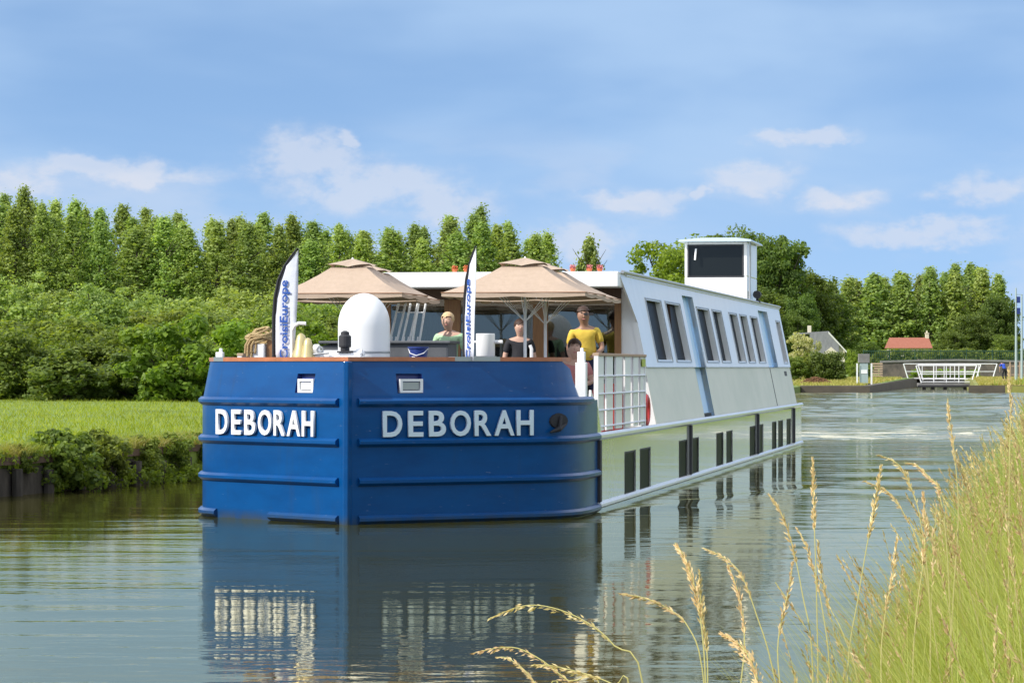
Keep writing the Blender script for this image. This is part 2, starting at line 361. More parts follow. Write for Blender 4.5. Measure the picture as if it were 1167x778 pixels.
def bank(name, side, tab, zf, offs, m):
    vs = []; fs = []; n = len(offs) + 1
    for Y in Ys:
        X0 = interp(Y, tab)
        vs.append((X0, Y, -1.5))
        for o in offs:
            X = X0 + side * o; vs.append((X, Y, zf(X, Y)))
    for i in range(len(Ys) - 1):
        for k in range(n - 1):
            q = (i * n + k, i * n + k + 1, (i + 1) * n + k + 1, (i + 1) * n + k)
            fs.append(q if side > 0 else q[::-1])
    o = MB().add(vs, fs).build(name, m); return o
M['turf'] = mat('turf_soil', (0.17, 0.24, 0.035), 0.95, noise=(0.9, (0.11, 0.17, 0.03), 0.35, 0.7, (1, 1, 1)), bump=(6, 1.0))
M['dryturf'] = mat('dry_turf_soil', (0.26, 0.24, 0.06), 0.95, noise=(0.5, (0.14, 0.19, 0.04), 0.35, 0.65, (1, 1, 1)), bump=(6, 1.0))
tag(bank('grass_bank', -1, LTAB, left_z, [0, .5, 1, 2, 4, 8, 16, 32, 900], M['turf']), 'mown green grass bank on the far side of the canal', kind='structure')
tag(bank('ground', 1, RTAB, right_z, [0, .15, .3, .5, .7, .9, 1.1, 1.3, 2, 4, 8, 30, 900], M['dryturf']), 'grassy near bank of the canal', kind='structure')
tag(MB().add([(-1200, 300, .82), (1600, 300, .82), (1600, 4000, .82), (-1200, 4000, .82)], [(0, 1, 2, 3)]).build('field', M['turf']), 'flat fields beyond the lock', kind='structure')

# water
wm = bpy.data.materials.new('canal_water'); wm.use_nodes = True
nt = wm.node_tree; N = nt.nodes; L = nt.links; P = N['Principled BSDF']
geo = N.new('ShaderNodeNewGeometry')
def nmath(op, a, b=None, clamp=False):
    n = N.new('ShaderNodeMath'); n.operation = op; n.use_clamp = clamp
    for i, x in enumerate((a, b)):
        if x is None: continue
        if isinstance(x, (int, float)): n.inputs[i].default_value = x
        else: L.new(x, n.inputs[i])
    return n.outputs[0]
def nramp(x, a, b):
    n = N.new('ShaderNodeMapRange'); n.interpolation_type = 'SMOOTHSTEP'
    n.inputs[1].default_value = a; n.inputs[2].default_value = b; L.new(x, n.inputs[0]); return n.outputs[0]
def wnoise(sc3, scale, detail=3, rough=0.5, rot=0.0, dist=0.0):
    mp = N.new('ShaderNodeMapping'); mp.inputs['Scale'].default_value = sc3; mp.inputs['Rotation'].default_value = (0, 0, rot)
    L.new(geo.outputs['Position'], mp.inputs[0])
    n = N.new('ShaderNodeTexNoise'); n.inputs['Scale'].default_value = scale; n.inputs['Detail'].default_value = detail
    n.inputs['Roughness'].default_value = rough; n.inputs['Distortion'].default_value = dist
    L.new(mp.outputs[0], n.inputs['Vector']); return n.outputs[0]
sp = N.new('ShaderNodeSeparateXYZ'); L.new(geo.outputs['Position'], sp.inputs[0])
X_, Y_ = sp.outputs[0], sp.outputs[1]
small = wnoise((1.0, 1.0, 1), 7.0, 3, 0.55)              # fine ripples
mid = wnoise((0.5, 1.0, 1), 2.2, 3, 0.5, 0.15, 0.3)
big = wnoise((0.25, 1.0, 1), 0.9, 2, 0.5, 0.2, 0.4)
chop = wnoise((0.30, 0.75, 1), 0.9, 5, 0.6, 0.1, 0.5)     # broken water behind the barge
wake = nramp(Y_, 58, 78)
off = nmath('SUBTRACT', X_, nmath('MULTIPLY', Y_, 0.173))   # distance across the canal from the barge's line
flank = nmath('MULTIPLY', nmath('MULTIPLY', nramp(off, -3.0, -1.0), nramp(Y_, 39, 46)), 1.0)
patch = nramp(wnoise((0.12, 0.35, 1), 1.0, 2), 0.42, 0.62)
a1 = nmath('MULTIPLY', small, nmath('ADD', 0.0012, nmath('MULTIPLY', flank, 0.006)))
a2 = nmath('MULTIPLY', mid, nmath('ADD', nmath('MULTIPLY', patch, 0.005), nmath('ADD', 0.0008, nmath('MULTIPLY', flank, 0.008))))
a3 = nmath('MULTIPLY', big, 0.009)
a4 = nmath('MULTIPLY', chop, nmath('MULTIPLY', wake, 0.06))
hsum = nmath('ADD', nmath('ADD', a1, a2), nmath('ADD', a3, a4))
WG = N.new('ShaderNodeBsdfGlossy'); WG.inputs[0].default_value = (1.0, 0.945, 0.71, 1)
WD = N.new('ShaderNodeBsdfDiffuse'); WF = N.new('ShaderNodeFresnel'); WF.inputs[0].default_value = 2.1
WX = N.new('ShaderNodeMixShader'); L.new(WF.outputs[0], WX.inputs[0]); L.new(WD.outputs[0], WX.inputs[1]); L.new(WG.outputs[0], WX.inputs[2])
L.new(WX.outputs[0], N['Material Output'].inputs[0])
bp = N.new('ShaderNodeBump'); bp.inputs['Strength'].default_value = 1.0; bp.inputs['Distance'].default_value = 1.0
L.new(hsum, bp.inputs['Height']); L.new(bp.outputs[0], WG.inputs['Normal']); L.new(bp.outputs[0], WF.inputs['Normal'])
# stirred-up mud and foam in the wake
mud = N.new('ShaderNodeMix'); mud.data_type = 'RGBA'
mud.inputs[6].default_value = (0.060, 0.060, 0.018, 1); mud.inputs[7].default_value = (0.17, 0.145, 0.10, 1)
L.new(nmath('MULTIPLY', wake, 0.8), mud.inputs[0])
fo = nramp(wnoise((0.30, 0.6, 1), 1.3, 7, 0.72, 0.1, 1.2), 0.49, 0.64)
fband = nmath('MULTIPLY', nmath('MULTIPLY', nramp(Y_, 78, 86), nmath('SUBTRACT', 1.0, nramp(Y_, 92, 104))), nmath('MULTIPLY', nramp(off, -9.5, -7.5), nmath('SUBTRACT', 1.0, nramp(off, -1.0, 2.5))))
foam = nmath('MULTIPLY', fo, fband)
fm = N.new('ShaderNodeMix'); fm.data_type = 'RGBA'; L.new(foam, fm.inputs[0]); L.new(mud.outputs[2], fm.inputs[6]); fm.inputs[7].default_value = (0.46, 0.41, 0.32, 1)
L.new(fm.outputs[2], WD.inputs['Color'])
L.new(nmath('ADD', nmath('ADD', 0.025, nmath('MULTIPLY', wake, 0.03)), nmath('MULTIPLY', foam, 0.5)), WG.inputs['Roughness'])
xs = np.concatenate([np.linspace(-80, -12, 8), np.arange(-9, 46, .33), np.linspace(50, 90, 6)])
ysw = np.concatenate([np.linspace(-60, 30, 12), np.arange(33, 110, .30), np.arange(110, 234, .45), np.linspace(238, 420, 12)])
GX, GY = np.meshgrid(xs, ysw); wrng = np.random.default_rng(3); GZ = np.zeros_like(GX); GF = np.zeros_like(GX)
for k in range(46):
    lam = 1.1 * (5.5 ** wrng.random()); th = wrng.normal(0, .75) + PI / 2 - .17; ph = wrng.random() * 2 * PI; kk_ = 2 * PI / lam
    w_ = np.sin(kk_ * (np.cos(th) * GX + np.sin(th) * GY) + ph + .6 * np.sin(GX * .21 + k) + .6 * np.sin(GY * .17 + 2 * k)) * lam ** .8
    GZ += w_ * (1 if lam > 1.6 else .8)
GZ /= GZ.std()
def sst(x, a, b): t_ = np.clip((x - a) / (b - a), 0, 1); return t_ * t_ * (3 - 2 * t_)
OFF = GX - .173 * GY
amp = .030 * sst(GY, 66, 96) * (1 - .35 * sst(GY, 140, 220)) + .013 * sst(OFF, -4, -1.5) * sst(GY, 40, 50) + .0012
gust = .65 + .5 * np.sin(GX * .11 + GY * .05) * np.sin(GY * .09 + 1.3) + .25 * np.sin(GY * .31 + GX * .07)
amp = amp * np.clip(gust, .25, 1.5) * sst(GX, -9, -6) * (1 - sst(GX, 43, 45.5)) * sst(GY, 33, 37) * (1 - sst(GY, 228, 233))
# the bow and stern push up low crests that trail away on both sides
for (x0, y0, sl, a0) in ((.9, 39.5, .42, .020), (5.2, 76, .36, .030), (6.0, 78, .62, .022)):
    dd_ = (GX - x0) - sl * (GY - y0) * 1.0; along = GY - y0
    GF += a0 * np.exp(-(dd_ / .55) ** 2) * sst(along, 0, 3) * np.exp(-np.clip(along, 0, 400) / 22) * np.cos(dd_ * 4)
GZ = GZ * amp + GF
nx_, ny_ = len(xs), len(ysw); jj, ii = np.meshgrid(np.arange(ny_ - 1), np.arange(nx_ - 1), indexing='ij'); b0 = (jj * nx_ + ii).ravel()
wo_ = fast_mesh('water', np.stack([GX.ravel(), GY.ravel(), GZ.ravel()], 1), np.stack([b0, b0 + 1, b0 + nx_ + 1, b0 + nx_], 1), wm)
wo_.data.polygons.foreach_set('use_smooth', np.ones(len(wo_.data.polygons), dtype=bool))
tag(wo_, 'olive green canal water with ripples and wake', kind='structure')

# ------------------------------------------------------------------ the barge
TH = math.atan(606 / F); cs, sn = math.cos(TH), math.sin(TH)
SX, SY = -188.5 * 37.4 / F, 37.4
def W(u, v, z): return Vector((SX + u * cs + v * sn, SY - u * sn + v * cs, z))
barge = thing('passenger_barge', 'long blue-bowed passenger barge with cream sides moving up the canal', 'barge', W(0, 0, 0), -TH)
LEN = 38.6
half = [(0.0, 0.0), (0.07, 0.056), (0.12, 0.096), (0.55, 0.44), (0.83, 0.664), (1.2, 0.96), (1.7, 1.36), (2.08, 1.67), (2.27, 1.87), (2.40, 2.12), (2.48, 2.40), (2.52, 2.75), (2.53, 3.2), (2.53, 3.85)]
def normals(pl):
    out = []
    for i in range(len(pl)):
        a = Vector(pl[max(i - 1, 0)]); b = Vector(pl[min(i + 1, len(pl) - 1)])
        d = (b - a).normalized(); out.append((d.y, -d.x))
    return out
hn = normals(half)
hn[0] = (0.0, -1.0)
def side_pts(sg): return [(sg * u, v) for u, v in half], [(sg * a, b) for a, b in hn]

def bow_plate(sg):
    """one flank of the bow, z -0.5..1.49 plus the leaning bulwark to 2.0, with its lamp recess cut through"""
    pl, nn = side_pts(sg)
    zs = [-0.5, 0.0, 0.7, 1.3, 1.49, 1.60, 1.84, 2.0]
    def lean(z): return 0.0 if z <= 1.49 else 0.10 * (z - 1.49) / 0.51
    b = MB(); n = len(pl)
    def topz(i, z):
        v = half[i][1]
        if v > 2.3 and z > 1.49: return 1.49 + (z - 1.49) * max(0.0, 1 - (v - 2.3) / 0.5)
        return z
    V = [[(pl[i][0] - nn[i][0] * lean(z), pl[i][1] - nn[i][1] * lean(z), topz(i, z)) for z in zs] for i in range(n)]
    vs = [p for c in V for p in c]; K = len(zs); fs = []
    for i in range(n - 1):
        for k in range(K - 1):
            if half[i][0] == 0.55 and zs[k] == 1.60: hole = i; continue
            if half[i][1] >= 2.75 and k >= 4: continue
            fs.append((i * K + k, (i + 1) * K + k, (i + 1) * K + k + 1, i * K + k + 1))
    b.add(vs, fs)
    # inner skin of the bulwark
    vi = [(pl[i][0] - nn[i][0] * 0.22, pl[i][1] - nn[i][1] * 0.22, z if half[i][1] <= 2.3 else 1.49) for i in range(n) for z in (1.0, 2.0)]
    b.add(vi, [(i * 2, (i + 1) * 2, (i + 1) * 2 + 1, i * 2 + 1) for i in range(n - 1)])
    o = b.build('bow_plating', M['blue'], barge, smooth=True)
    # recess reveal and lamp
    i = hole; nx, ny = nn[i]
    c = [V[i][5], V[i + 1][5], V[i + 1][6], V[i][6]]
    inn = [(p[0] - nx * .07, p[1] - ny * .07, p[2]) for p in c]
    MB().add(c + inn, [(0, 1, 5, 4), (1, 2, 6, 5), (2, 3, 7, 6), (3, 0, 4, 7), (4, 5, 6, 7)]).build('lamp_recess', M['navy'], barge)
    def lp(a, z, d):
        p = Vector(V[i][5]).lerp(Vector(V[i + 1][5]), a); return (p.x - nx * d, p.y - ny * d, z)
    a0, a1 = (0.12, 1.0) if sg > 0 else (0.0, 0.88)
    z0, z1 = 1.605, 1.775
    fr = MB()
    for (p, q, r_, s_) in ((a0, a1, z0, z0 + .03), (a0, a1, z1 - .03, z1), (a0, a0 + .1, z0 + .03, z1 - .03), (a1 - .1, a1, z0 + .03, z1 - .03)):
        fr.hexa([lp(p, r_, .055), lp(q, r_, .055), lp(q, s_, .055), lp(p, s_, .055)], [lp(p, r_, .01), lp(q, r_, .01), lp(q, s_, .01), lp(p, s_, .01)])
    f = fr.build('fairlead_frame', M['pure'], barge)
    MB().hexa([lp(a0 + .13, z0 + .04, .05), lp(a1 - .13, z0 + .04, .05), lp(a1 - .13, z1 - .04, .05), lp(a0 + .13, z1 - .04, .05)],
              [lp(a0 + .13, z0 + .04, .03), lp(a1 - .13, z0 + .04, .03), lp(a1 - .13, z1 - .04, .03), lp(a0 + .13, z1 - .04, .03)]).build('fairlead_plate', M['steel' if sg > 0 else 'pure'], f)
for sg in (-1, 1): bow_plate(sg)
MB().hexa([(-.06, .05, -.5), (-.03, -.07, -.5), (.03, -.07, -.5), (.06, .05, -.5)], [(-.06, .07, 1.99), (-.03, -.03, 1.99), (.03, -.03, 1.99), (.06, .07, 1.99)]).build('stem_post', M['blue'], barge, bevel=.012)

def sweep(sg, i0, i1, prof, extra=None, start=None):
    pl, nn = side_pts(sg); pts = [(Vector(pl[i]), Vector(nn[i])) for i in range(i0, i1 + 1)]
    if extra: pts += [(Vector((sg * a, v)), Vector((sg, 0))) for a, v in extra]
    vs = []; K = len(prof)
    for p, n in pts:
        for o, z in prof: q = p + n * o; vs.append((q.x, q.y, z))
    fs = [(i * K + k, i * K + (k + 1) % K, (i + 1) * K + (k + 1) % K, (i + 1) * K + k) for i in range(len(pts) - 1) for k in range(K)]
    fs += [tuple(range(K)), tuple(range((len(pts) - 1) * K, len(pts) * K))]
    return MB().add(vs, fs)
def rib(z, d=.055, h=.10): return [(-.01, z + h / 2), (d * .35, z + h / 2), (d, z + h * .18), (d, z - h * .18), (d * .35, z - h / 2), (-.01, z - h / 2)]
n_h = len(half) - 1
for sg in (-1, 1):
    sweep(sg, 2, n_h - 1, rib(1.49)).build('rub_rail', M['blue'], barge, smooth=True)
    sweep(sg, 2, n_h, rib(1.0)).build('rub_rail', M['blue'], barge, smooth=True)
    sweep(sg, 2, n_h, rib(0.52)).build('rub_rail', M['blue'], barge, smooth=True)
    if sg < 0:
        sweep(sg, 2, 5, rib(0.06)).build('rub_rail', M['blue'], barge, smooth=True)
        sweep(sg, 7, n_h, rib(0.06)).build('rub_rail', M['blue'], barge, smooth=True)
    else: sweep(sg, 2, n_h, rib(0.06)).build('rub_rail', M['blue'], barge, smooth=True)
    # timber cap with a steel plate let into it
    def cap(i0, i1, name, m, zt=2.045):
        return sweep(sg, i0, i1, [(-.085, 1.995), (-.085, zt), (-.26, zt), (-.26, 1.995)]).build(name, m, barge)
    cap(0, 5 if sg > 0 else 7, 'bulwark_cap', M['capwood'])
    if sg > 0:
        cap(5, 6, 'cap_plate', M['steel'], 2.05); cap(6, 10, 'bulwark_cap', M['capwood'])
    else:
        cap(7, 8, 'cap_plate', M['steel'], 2.05); cap(8, 10, 'bulwark_cap', M['capwood'])

def wall(f, ss, zs, holes, depth, name, m, parent, reveal=None, end_z=None):
    """f(s, z, d) gives a point d metres behind the face; holes (s0, s1, z0, z1)"""
    S = sorted(set(ss + [h[0] for h in holes] + [h[1] for h in holes])); Z = sorted(set(zs + [h[2] for h in holes] + [h[3] for h in holes]))
    vs = [f(a, z, 0) for a in S for z in Z]; K = len(Z); fs = []
    for i in range(len(S) - 1):
        for k in range(K - 1):
            cm, zm = (S[i] + S[i + 1]) / 2, (Z[k] + Z[k + 1]) / 2
            if any(h[0] < cm < h[1] and h[2] < zm < h[3] for h in holes): continue
            fs.append((i * K + k, (i + 1) * K + k, (i + 1) * K + k + 1, i * K + k + 1))
    b = MB().add(vs, fs)
    if reveal is None:
        for s0, s1, z0, z1 in holes:
            c = [(s0, z0), (s1, z0), (s1, z1), (s0, z1)]
            b.add([f(a, z, 0) for a, z in c] + [f(a, z, depth) for a, z in c], [(0, 1, 5, 4), (1, 2, 6, 5), (2, 3, 7, 6), (3, 0, 4, 7)])
    return b.build(name, m, parent)

# hull sides below the rub rail
low_w = [(6.54, 7.67), (8.22, 9.38), (13.11, 14.23), (14.87, 15.94), (18.89, 20.04), (20.67, 21.74), (25.29, 26.52), (27.11, 28.24), (30.45, 31.45), (32.02, 33.19), (34.28, 35.4)]
for sg in (-1, 1):
    f = lambda s, z, d, sg=sg: (sg * (2.53 - d), s, z)
    hs = wall(f, [3.85, 10, 20, 30, LEN], [-.5, 0, 1.0], [(a, b, .125, .70) for a, b in low_w], .016, 'hull_side', M['cream'], barge)
    for a, b in low_w:
        w = MB().add([f(a, .125, .014), f(b, .125, .014), f(b, .70, .014), f(a, .70, .014)], [(0, 1, 2, 3)]).build('porthole', M['tint'], barge)
        MB().box(*sorted((sg * 2.533, sg * 2.505)), a - .03, a, .10, .725).box(*sorted((sg * 2.533, sg * 2.505)), b, b + .03, .10, .725).box(*sorted((sg * 2.533, sg * 2.505)), a, b, .70, .725).box(*sorted((sg * 2.533, sg * 2.505)), a, b, .10, .125).build('window_frame', M['darkline'], w)
    for z, hh in ((1.0, .10), (0.085, .09)):
        pr = rib(z, .055, hh)
        vs = [(sg * (2.53 + o), v, q) for v in (3.85, LEN + .02) for o, q in pr]; K = 6
        MB().add(vs, [(k, (k + 1) % K, (k + 1) % K + K, k + K) for k in range(K)] + [tuple(range(K)), tuple(range(K, 2 * K))]).build('side_rail', M['white'], barge)
    for v in (3.9, 14.62, 26.9, 36.2):
        MB().box(*sorted((sg * 2.52, sg * 2.575)), v - .07, v + .07, .13, .95).build('fender_strip', M['darkline'], barge, bevel=.01)
MB().add([(-2.53, LEN, -.5), (2.53, LEN, -.5), (2.53, LEN, 1.0), (-2.53, LEN, 1.0)], [(0, 1, 2, 3)]).build('stern_plate', M['cream'], barge)
dk = [(u * .93, v + .12) for u, v in half[2:]] + [(2.50, 3.9), (2.50, LEN)]
poly = [(u, v, 1.0) for u, v in dk] + [(-u, v, 1.0) for u, v in dk[::-1]]
MB().add(poly, [tuple(range(len(poly)))]).build('deck', M['deck'], barge)

# superstructure sides, leaning inwards
def su(z, d=0.0): return 2.43 - 0.205 * (z - 1.05) - d
V0, V1 = 10.9, 38.45
upw = [(12.51, 14.42), (15.16, 17.15), (19.88, 21.86), (22.58, 24.15), (25.81, 27.27), (28.03, 29.4), (30.42, 31.89)]
for sg in (-1, 1):
    f = lambda s, z, d, sg=sg: (sg * su(z, d), s, z)
    fu = lambda s, z, d, sg=sg: (sg * (su(z, d) + .03), s, z)
    wall(f, [V0, 16, 22, 28, V1], [1.03, 1.92], [(17.83, 19.52, 1.03, 1.92)], .2, 'cabin_side_lower', M['cream2'], barge)
    up = wall(fu, [V0, 16, 22, 28, V1], [1.92, 3.32], [(a, b, 2.04, 3.0) for a, b in upw] + [(17.83, 19.52, 1.92, 3.20), (32.54, 34.92, 1.92, 3.2), (36.9, 37.8, 2.04, 3.0)], .095, 'cabin_side_upper', M['white'], barge)
    MB().add([fu(V0, 1.92, 0), fu(V1, 1.92, 0), fu(V1, 1.92, .04), fu(V0, 1.92, .04)], [(0, 1, 2, 3)]).build('ledge', M['white'], barge)
    for a, b in upw + [(36.9, 37.8)]:
        g = MB().add([fu(a, 2.04, .09), fu(b, 2.04, .09), fu(b, 3.0, .09), fu(a, 3.0, .09)], [(0, 1, 2, 3)]).build('window', M['tint'], barge)
        e = MB()
        for (p, q, r_, s_) in ((a - .09, a - .05, 2.0, 3.04), (b + .05, b + .09, 2.0, 3.04), (a - .05, b + .05, 3.02, 3.04), (a - .05, b + .05, 2.0, 2.02)):
            e.hexa([fu(p, r_, -.012), fu(q, r_, -.012), fu(q, s_, -.012), fu(p, s_, -.012)], [fu(p, r_, .02), fu(q, r_, .02), fu(q, s_, .02), fu(p, s_, .02)])
        e.build('window_frame', M['steel'], g)
    for (a, b, z0, z1) in ((17.83, 19.52, 1.03, 3.2), (32.54, 34.92, 1.92, 3.2)):
        c = [(a, z0), (b, z0), (b, z1), (a, z1)]; D = .13
        MB().add([fu(p, z, .004 + (.03 if z < 1.9 else 0)) for p, z in c] + [fu(p, z, D) for p, z in c], [(4, 5, 6, 7), (0, 4, 7, 3), (1, 2, 6, 5), (0, 1, 5, 4)]).build('recess_panel', M['paleblue'], barge)
    MB().hexa([(sg * (su(z) + o), V0 - .005, z) for z, o in ((1.92, -.06), (1.92, .031), (3.3, .031), (3.3, -.06))], [(sg * (su(z) + o), V0 + .06, z) for z, o in ((1.92, -.06), (1.92, .026), (3.3, .026), (3.3, -.06))]).build('corner_post', M['white'], barge)
    # lower step at the recess
    MB().box(*sorted((sg * 2.38, sg * 2.16)), 17.9, 19.45, 1.03, 1.09).build('recess_step', M['darkline'], barge)
# dark joint and lower rear panel marker
MB().hexa([(su(1.05) + .004, 32.9, 1.05), (su(1.05) + .004, 33.02, 1.05), (su(1.05) - .02, 33.02, 1.05), (su(1.05) - .02, 32.9, 1.05)],
          [(su(1.9) + .004, 32.9, 1.9), (su(1.9) + .004, 33.02, 1.9), (su(1.9) - .02, 33.02, 1.9), (su(1.9) - .02, 32.9, 1.9)]).build('panel_joint', M['darkline'], barge)
MB().hexa([(su(1.75) + .01, 36.6, 1.7), (su(1.75) + .01, 37.3, 1.7), (su(1.75) - .02, 37.3, 1.7), (su(1.75) - .02, 36.6, 1.7)],
          [(su(1.85) + .01, 36.6, 1.82), (su(1.85) + .01, 37.3, 1.82), (su(1.85) - .02, 37.3, 1.82), (su(1.85) - .02, 36.6, 1.82)]).build('vent_grille', M['darkline'], barge)
ur = su(3.32) + .03
roof = MB().box(-ur - .02, ur + .02, 10.6, V1 + .05, 3.32, 3.36).build('roof', M['white'], barge, bevel=.01)
MB().box(-ur + .0, ur - .0, 9.75, 10.6, 3.14, 3.375).build('roof_canopy', M['pure'], barge, bevel=.015)
for sg in (-1, 1):
    MB().tube([(sg * (ur + .03), 10.0, 3.375), (sg * (ur + .03), V1, 3.375)], .028, 8).build('roof_rail', M['steel'], barge)
    # the wing where the side sweeps forward under the canopy
    MB().hexa([(sg * (su(2.6) + .032), V0 + .02, 2.6), (sg * (su(2.6) + .0), V0 + .02, 2.6), (sg * (ur - .03), 9.95, 3.32), (sg * ur, 9.95, 3.32)][:4],
              [(sg * (su(2.6) + .032), V0 + .05, 2.6), (sg * (su(2.6) + .0), V0 + .05, 2.6), (sg * (ur - .03), V0 + .05, 3.32), (sg * ur, V0 + .05, 3.32)]).build('canopy_bracket', M['white'], barge)
MB().add([(-su(1.03), V1, 1.03), (su(1.03), V1, 1.03), (ur, V1, 3.32), (-ur, V1, 3.32)], [(0, 1, 2, 3)]).build('rear_bulkhead', M['cream'], barge)

# front of the saloon: white end panels, brown posts, glass
for sg in (-1, 1):
    MB().hexa([(sg * 1.885, V0 + .01, 1.0), (sg * (su(1.0) - .005), V0 + .01, 1.0), (sg * (su(3.12) - .0), V0 + .01, 3.14), (sg * 1.885, V0 + .01, 3.14)],
              [(sg * 1.885, V0 + .06, 1.0), (sg * (su(1.0) - .005), V0 + .06, 1.0), (sg * (su(3.12) - .0), V0 + .06, 3.14), (sg * 1.885, V0 + .06, 3.14)]).build('front_panel', M['white'], barge)
for a, b in ((1.78, 1.885), (.49, .73), (-.92, -.66), (-1.885, -1.78)):
    MB().box(a, b, V0 - .03, V0 + .07, 1.0, 2.98).build('post', M['wood'], barge, bevel=.008)
MB().box(-1.885, 1.885, V0 - .02, V0 + .06, 2.98, 3.14).build('header', M['darkwood'], barge)
gm = bpy.data.materials.new('saloon_glass'); gm.use_nodes = True
gn = gm.node_tree; gn.nodes.clear()
tr = gn.nodes.new('ShaderNodeBsdfTransparent'); tr.inputs[0].default_value = (.55, .6, .58, 1)
gl = gn.nodes.new('ShaderNodeBsdfGlossy'); gl.inputs['Roughness'].default_value = .02; gl.inputs[0].default_value = (.9, .95, .93, 1)
fr_ = gn.nodes.new('ShaderNodeFresnel'); fr_.inputs[0].default_value = 1.9
mxs = gn.nodes.new('ShaderNodeMixShader'); go = gn.nodes.new('ShaderNodeOutputMaterial')
ad = gn.nodes.new('ShaderNodeMath'); ad.operation = 'ADD'; ad.inputs[1].default_value = .03
gn.links.new(fr_.outputs[0], ad.inputs[0]); gn.links.new(ad.outputs[0], mxs.inputs[0])
gn.links.new(tr.outputs[0], mxs.inputs[1]); gn.links.new(gl.outputs[0], mxs.inputs[2]); gn.links.new(mxs.outputs[0], go.inputs[0])
for a, b in ((.73, 1.78), (-.66, .49), (-1.78, -.92)):
    MB().box(a, b, V0, V0 + .012, 1.02, 2.98).build('glass_door', gm, barge)
sal = MB().add([(-2.2, 16, 1.0), (2.2, 16, 1.0), (2.0, 16, 3.3), (-2.0, 16, 3.3)], [(0, 1, 2, 3)]).build('saloon_partition', M['darkwood'], barge)
MB().box(-2.1, 2.1, 11, 16, 1.005, 1.02).build('saloon_floor', M['darkwood'], barge)
MB().box(-1.95, 1.95, 11, 16, 3.28, 3.30).build('saloon_ceiling', M['darkwood'], barge)
cv = MB()
for x0, x1 in ((-1.75, -1.35), (-1.2, -1.0)):
    n = 14; pts = [(x0 + (x1 - x0) * i / n, 11.12 + .035 * math.sin(i * 2.4)) for i in range(n + 1)]
    cv.add([(x, y, z) for x, y in pts for z in (1.05, 2.9)], [(2 * i, 2 * i + 2, 2 * i + 3, 2 * i + 1) for i in range(n)])
cv.build('curtain', M['curtain'], barge)

# wheelhouse
wh = MB().box(.48, 1.88, 31.6, 33.9, 3.36, 3.93).box(.48, .56, 31.6, 33.9, 3.93, 4.70).box(1.78, 1.88, 31.6, 32.0, 3.93, 4.70).box(1.80, 1.88, 32.5, 33.9, 3.93, 4.7).box(.56, 1.78, 31.6, 31.68, 4.63, 4.70).box(.56, 1.8, 33.8, 33.9, 3.93, 4.7).build('wheelhouse', M['white'], barge, bevel=.02)
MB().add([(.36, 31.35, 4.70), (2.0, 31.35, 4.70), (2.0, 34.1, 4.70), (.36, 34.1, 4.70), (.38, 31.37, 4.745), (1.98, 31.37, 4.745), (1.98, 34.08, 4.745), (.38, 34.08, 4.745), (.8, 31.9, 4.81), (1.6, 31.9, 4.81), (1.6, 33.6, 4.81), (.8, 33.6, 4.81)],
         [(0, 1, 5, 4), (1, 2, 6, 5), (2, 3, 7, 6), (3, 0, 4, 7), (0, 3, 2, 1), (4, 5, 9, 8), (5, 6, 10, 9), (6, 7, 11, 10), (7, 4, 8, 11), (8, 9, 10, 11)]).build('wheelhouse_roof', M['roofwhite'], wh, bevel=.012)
ww = MB().box(.57, 1.77, 31.63, 31.65, 3.94, 4.62).build('window', M['whglass'], wh)
MB().box(.56, 1.78, 31.592, 31.61, 3.915, 3.945).box(.56, 1.78, 31.592, 31.61, 4.615, 4.645).box(.54, .575, 31.592, 31.61, 3.915, 4.645).box(1.765, 1.80, 31.592, 31.61, 3.915, 4.645).build('window_frame', M['darkline'], wh)
MB().box(1.83, 1.85, 32.02, 32.48, 3.5, 4.68).build('window', M['glass'], wh)
MB().tube([(1.93, 31.62, 3.4), (1.93, 31.62, 4.7)], .02).build('handrail', M['steel'], wh)
MB().tube([(.74, 31.55, 4.55), (.72, 31.52, 4.3)], .022).build('wiper', M['pure'], wh)
# searchlight and its bracket on the roof edge
sl = MB().box(1.93, 2.06, 32.6, 32.85, 3.37, 3.42).tube([(2.0, 32.7, 3.42), (2.0, 32.7, 3.50)], .03).tube([(2.0, 32.55, 3.55), (2.0, 32.8, 3.55)], .09, 14).build('searchlight', M['darkline'], barge)

# foredeck fittings
boll = MB().box(-1.72, -1.52, 1.90, 2.10, 1.0, 2.22).build('mooring_bollard', M['pure'], barge, bevel=.015)
MB().box(-1.50, -1.43, 1.95, 2.05, 1.0, 2.26).build('bollard_post', M['wood'], barge)
dome = [(.29, 1.95), (.335, 2.0), (.342, 2.08), (.342, 2.45)] + [(.342 * math.cos(a), 2.47 + .42 * math.sin(a)) for a in [R(x) for x in (0, 12, 24, 36, 48, 60, 70, 80, 87)]]
rad = MB().lathe(dome, -.43, 2.9, 32).build('satellite_dome', M['pure'], barge, smooth=True)
MB().lathe([(.345, 2.10), (.349, 2.105), (.349, 2.125), (.345, 2.13)], -.43, 2.9, 32).build('dome_seam', M['steel'], rad)
MB().lathe([(.22, 1.0), (.22, 1.95)], -.43, 2.9, 20).build('dome_pedestal', M['steel'], rad)
wl_ = MB().box(-.85, -.05, 1.25, 1.75, 1.0, 2.05).box(-.72, -.12, 1.3, 1.6, 2.05, 2.10).tube([(-.85, 1.45, 2.1), (-.1, 1.45, 2.1)], .035).tube([(-.75, 1.42, 2.14), (-.68, 1.42, 2.14)], .07, 12).tube([(-.2, 1.42, 2.1), (-.12, 1.42, 2.1)], .05, 12).build('anchor_windlass', M['pure'], barge, bevel=.006)
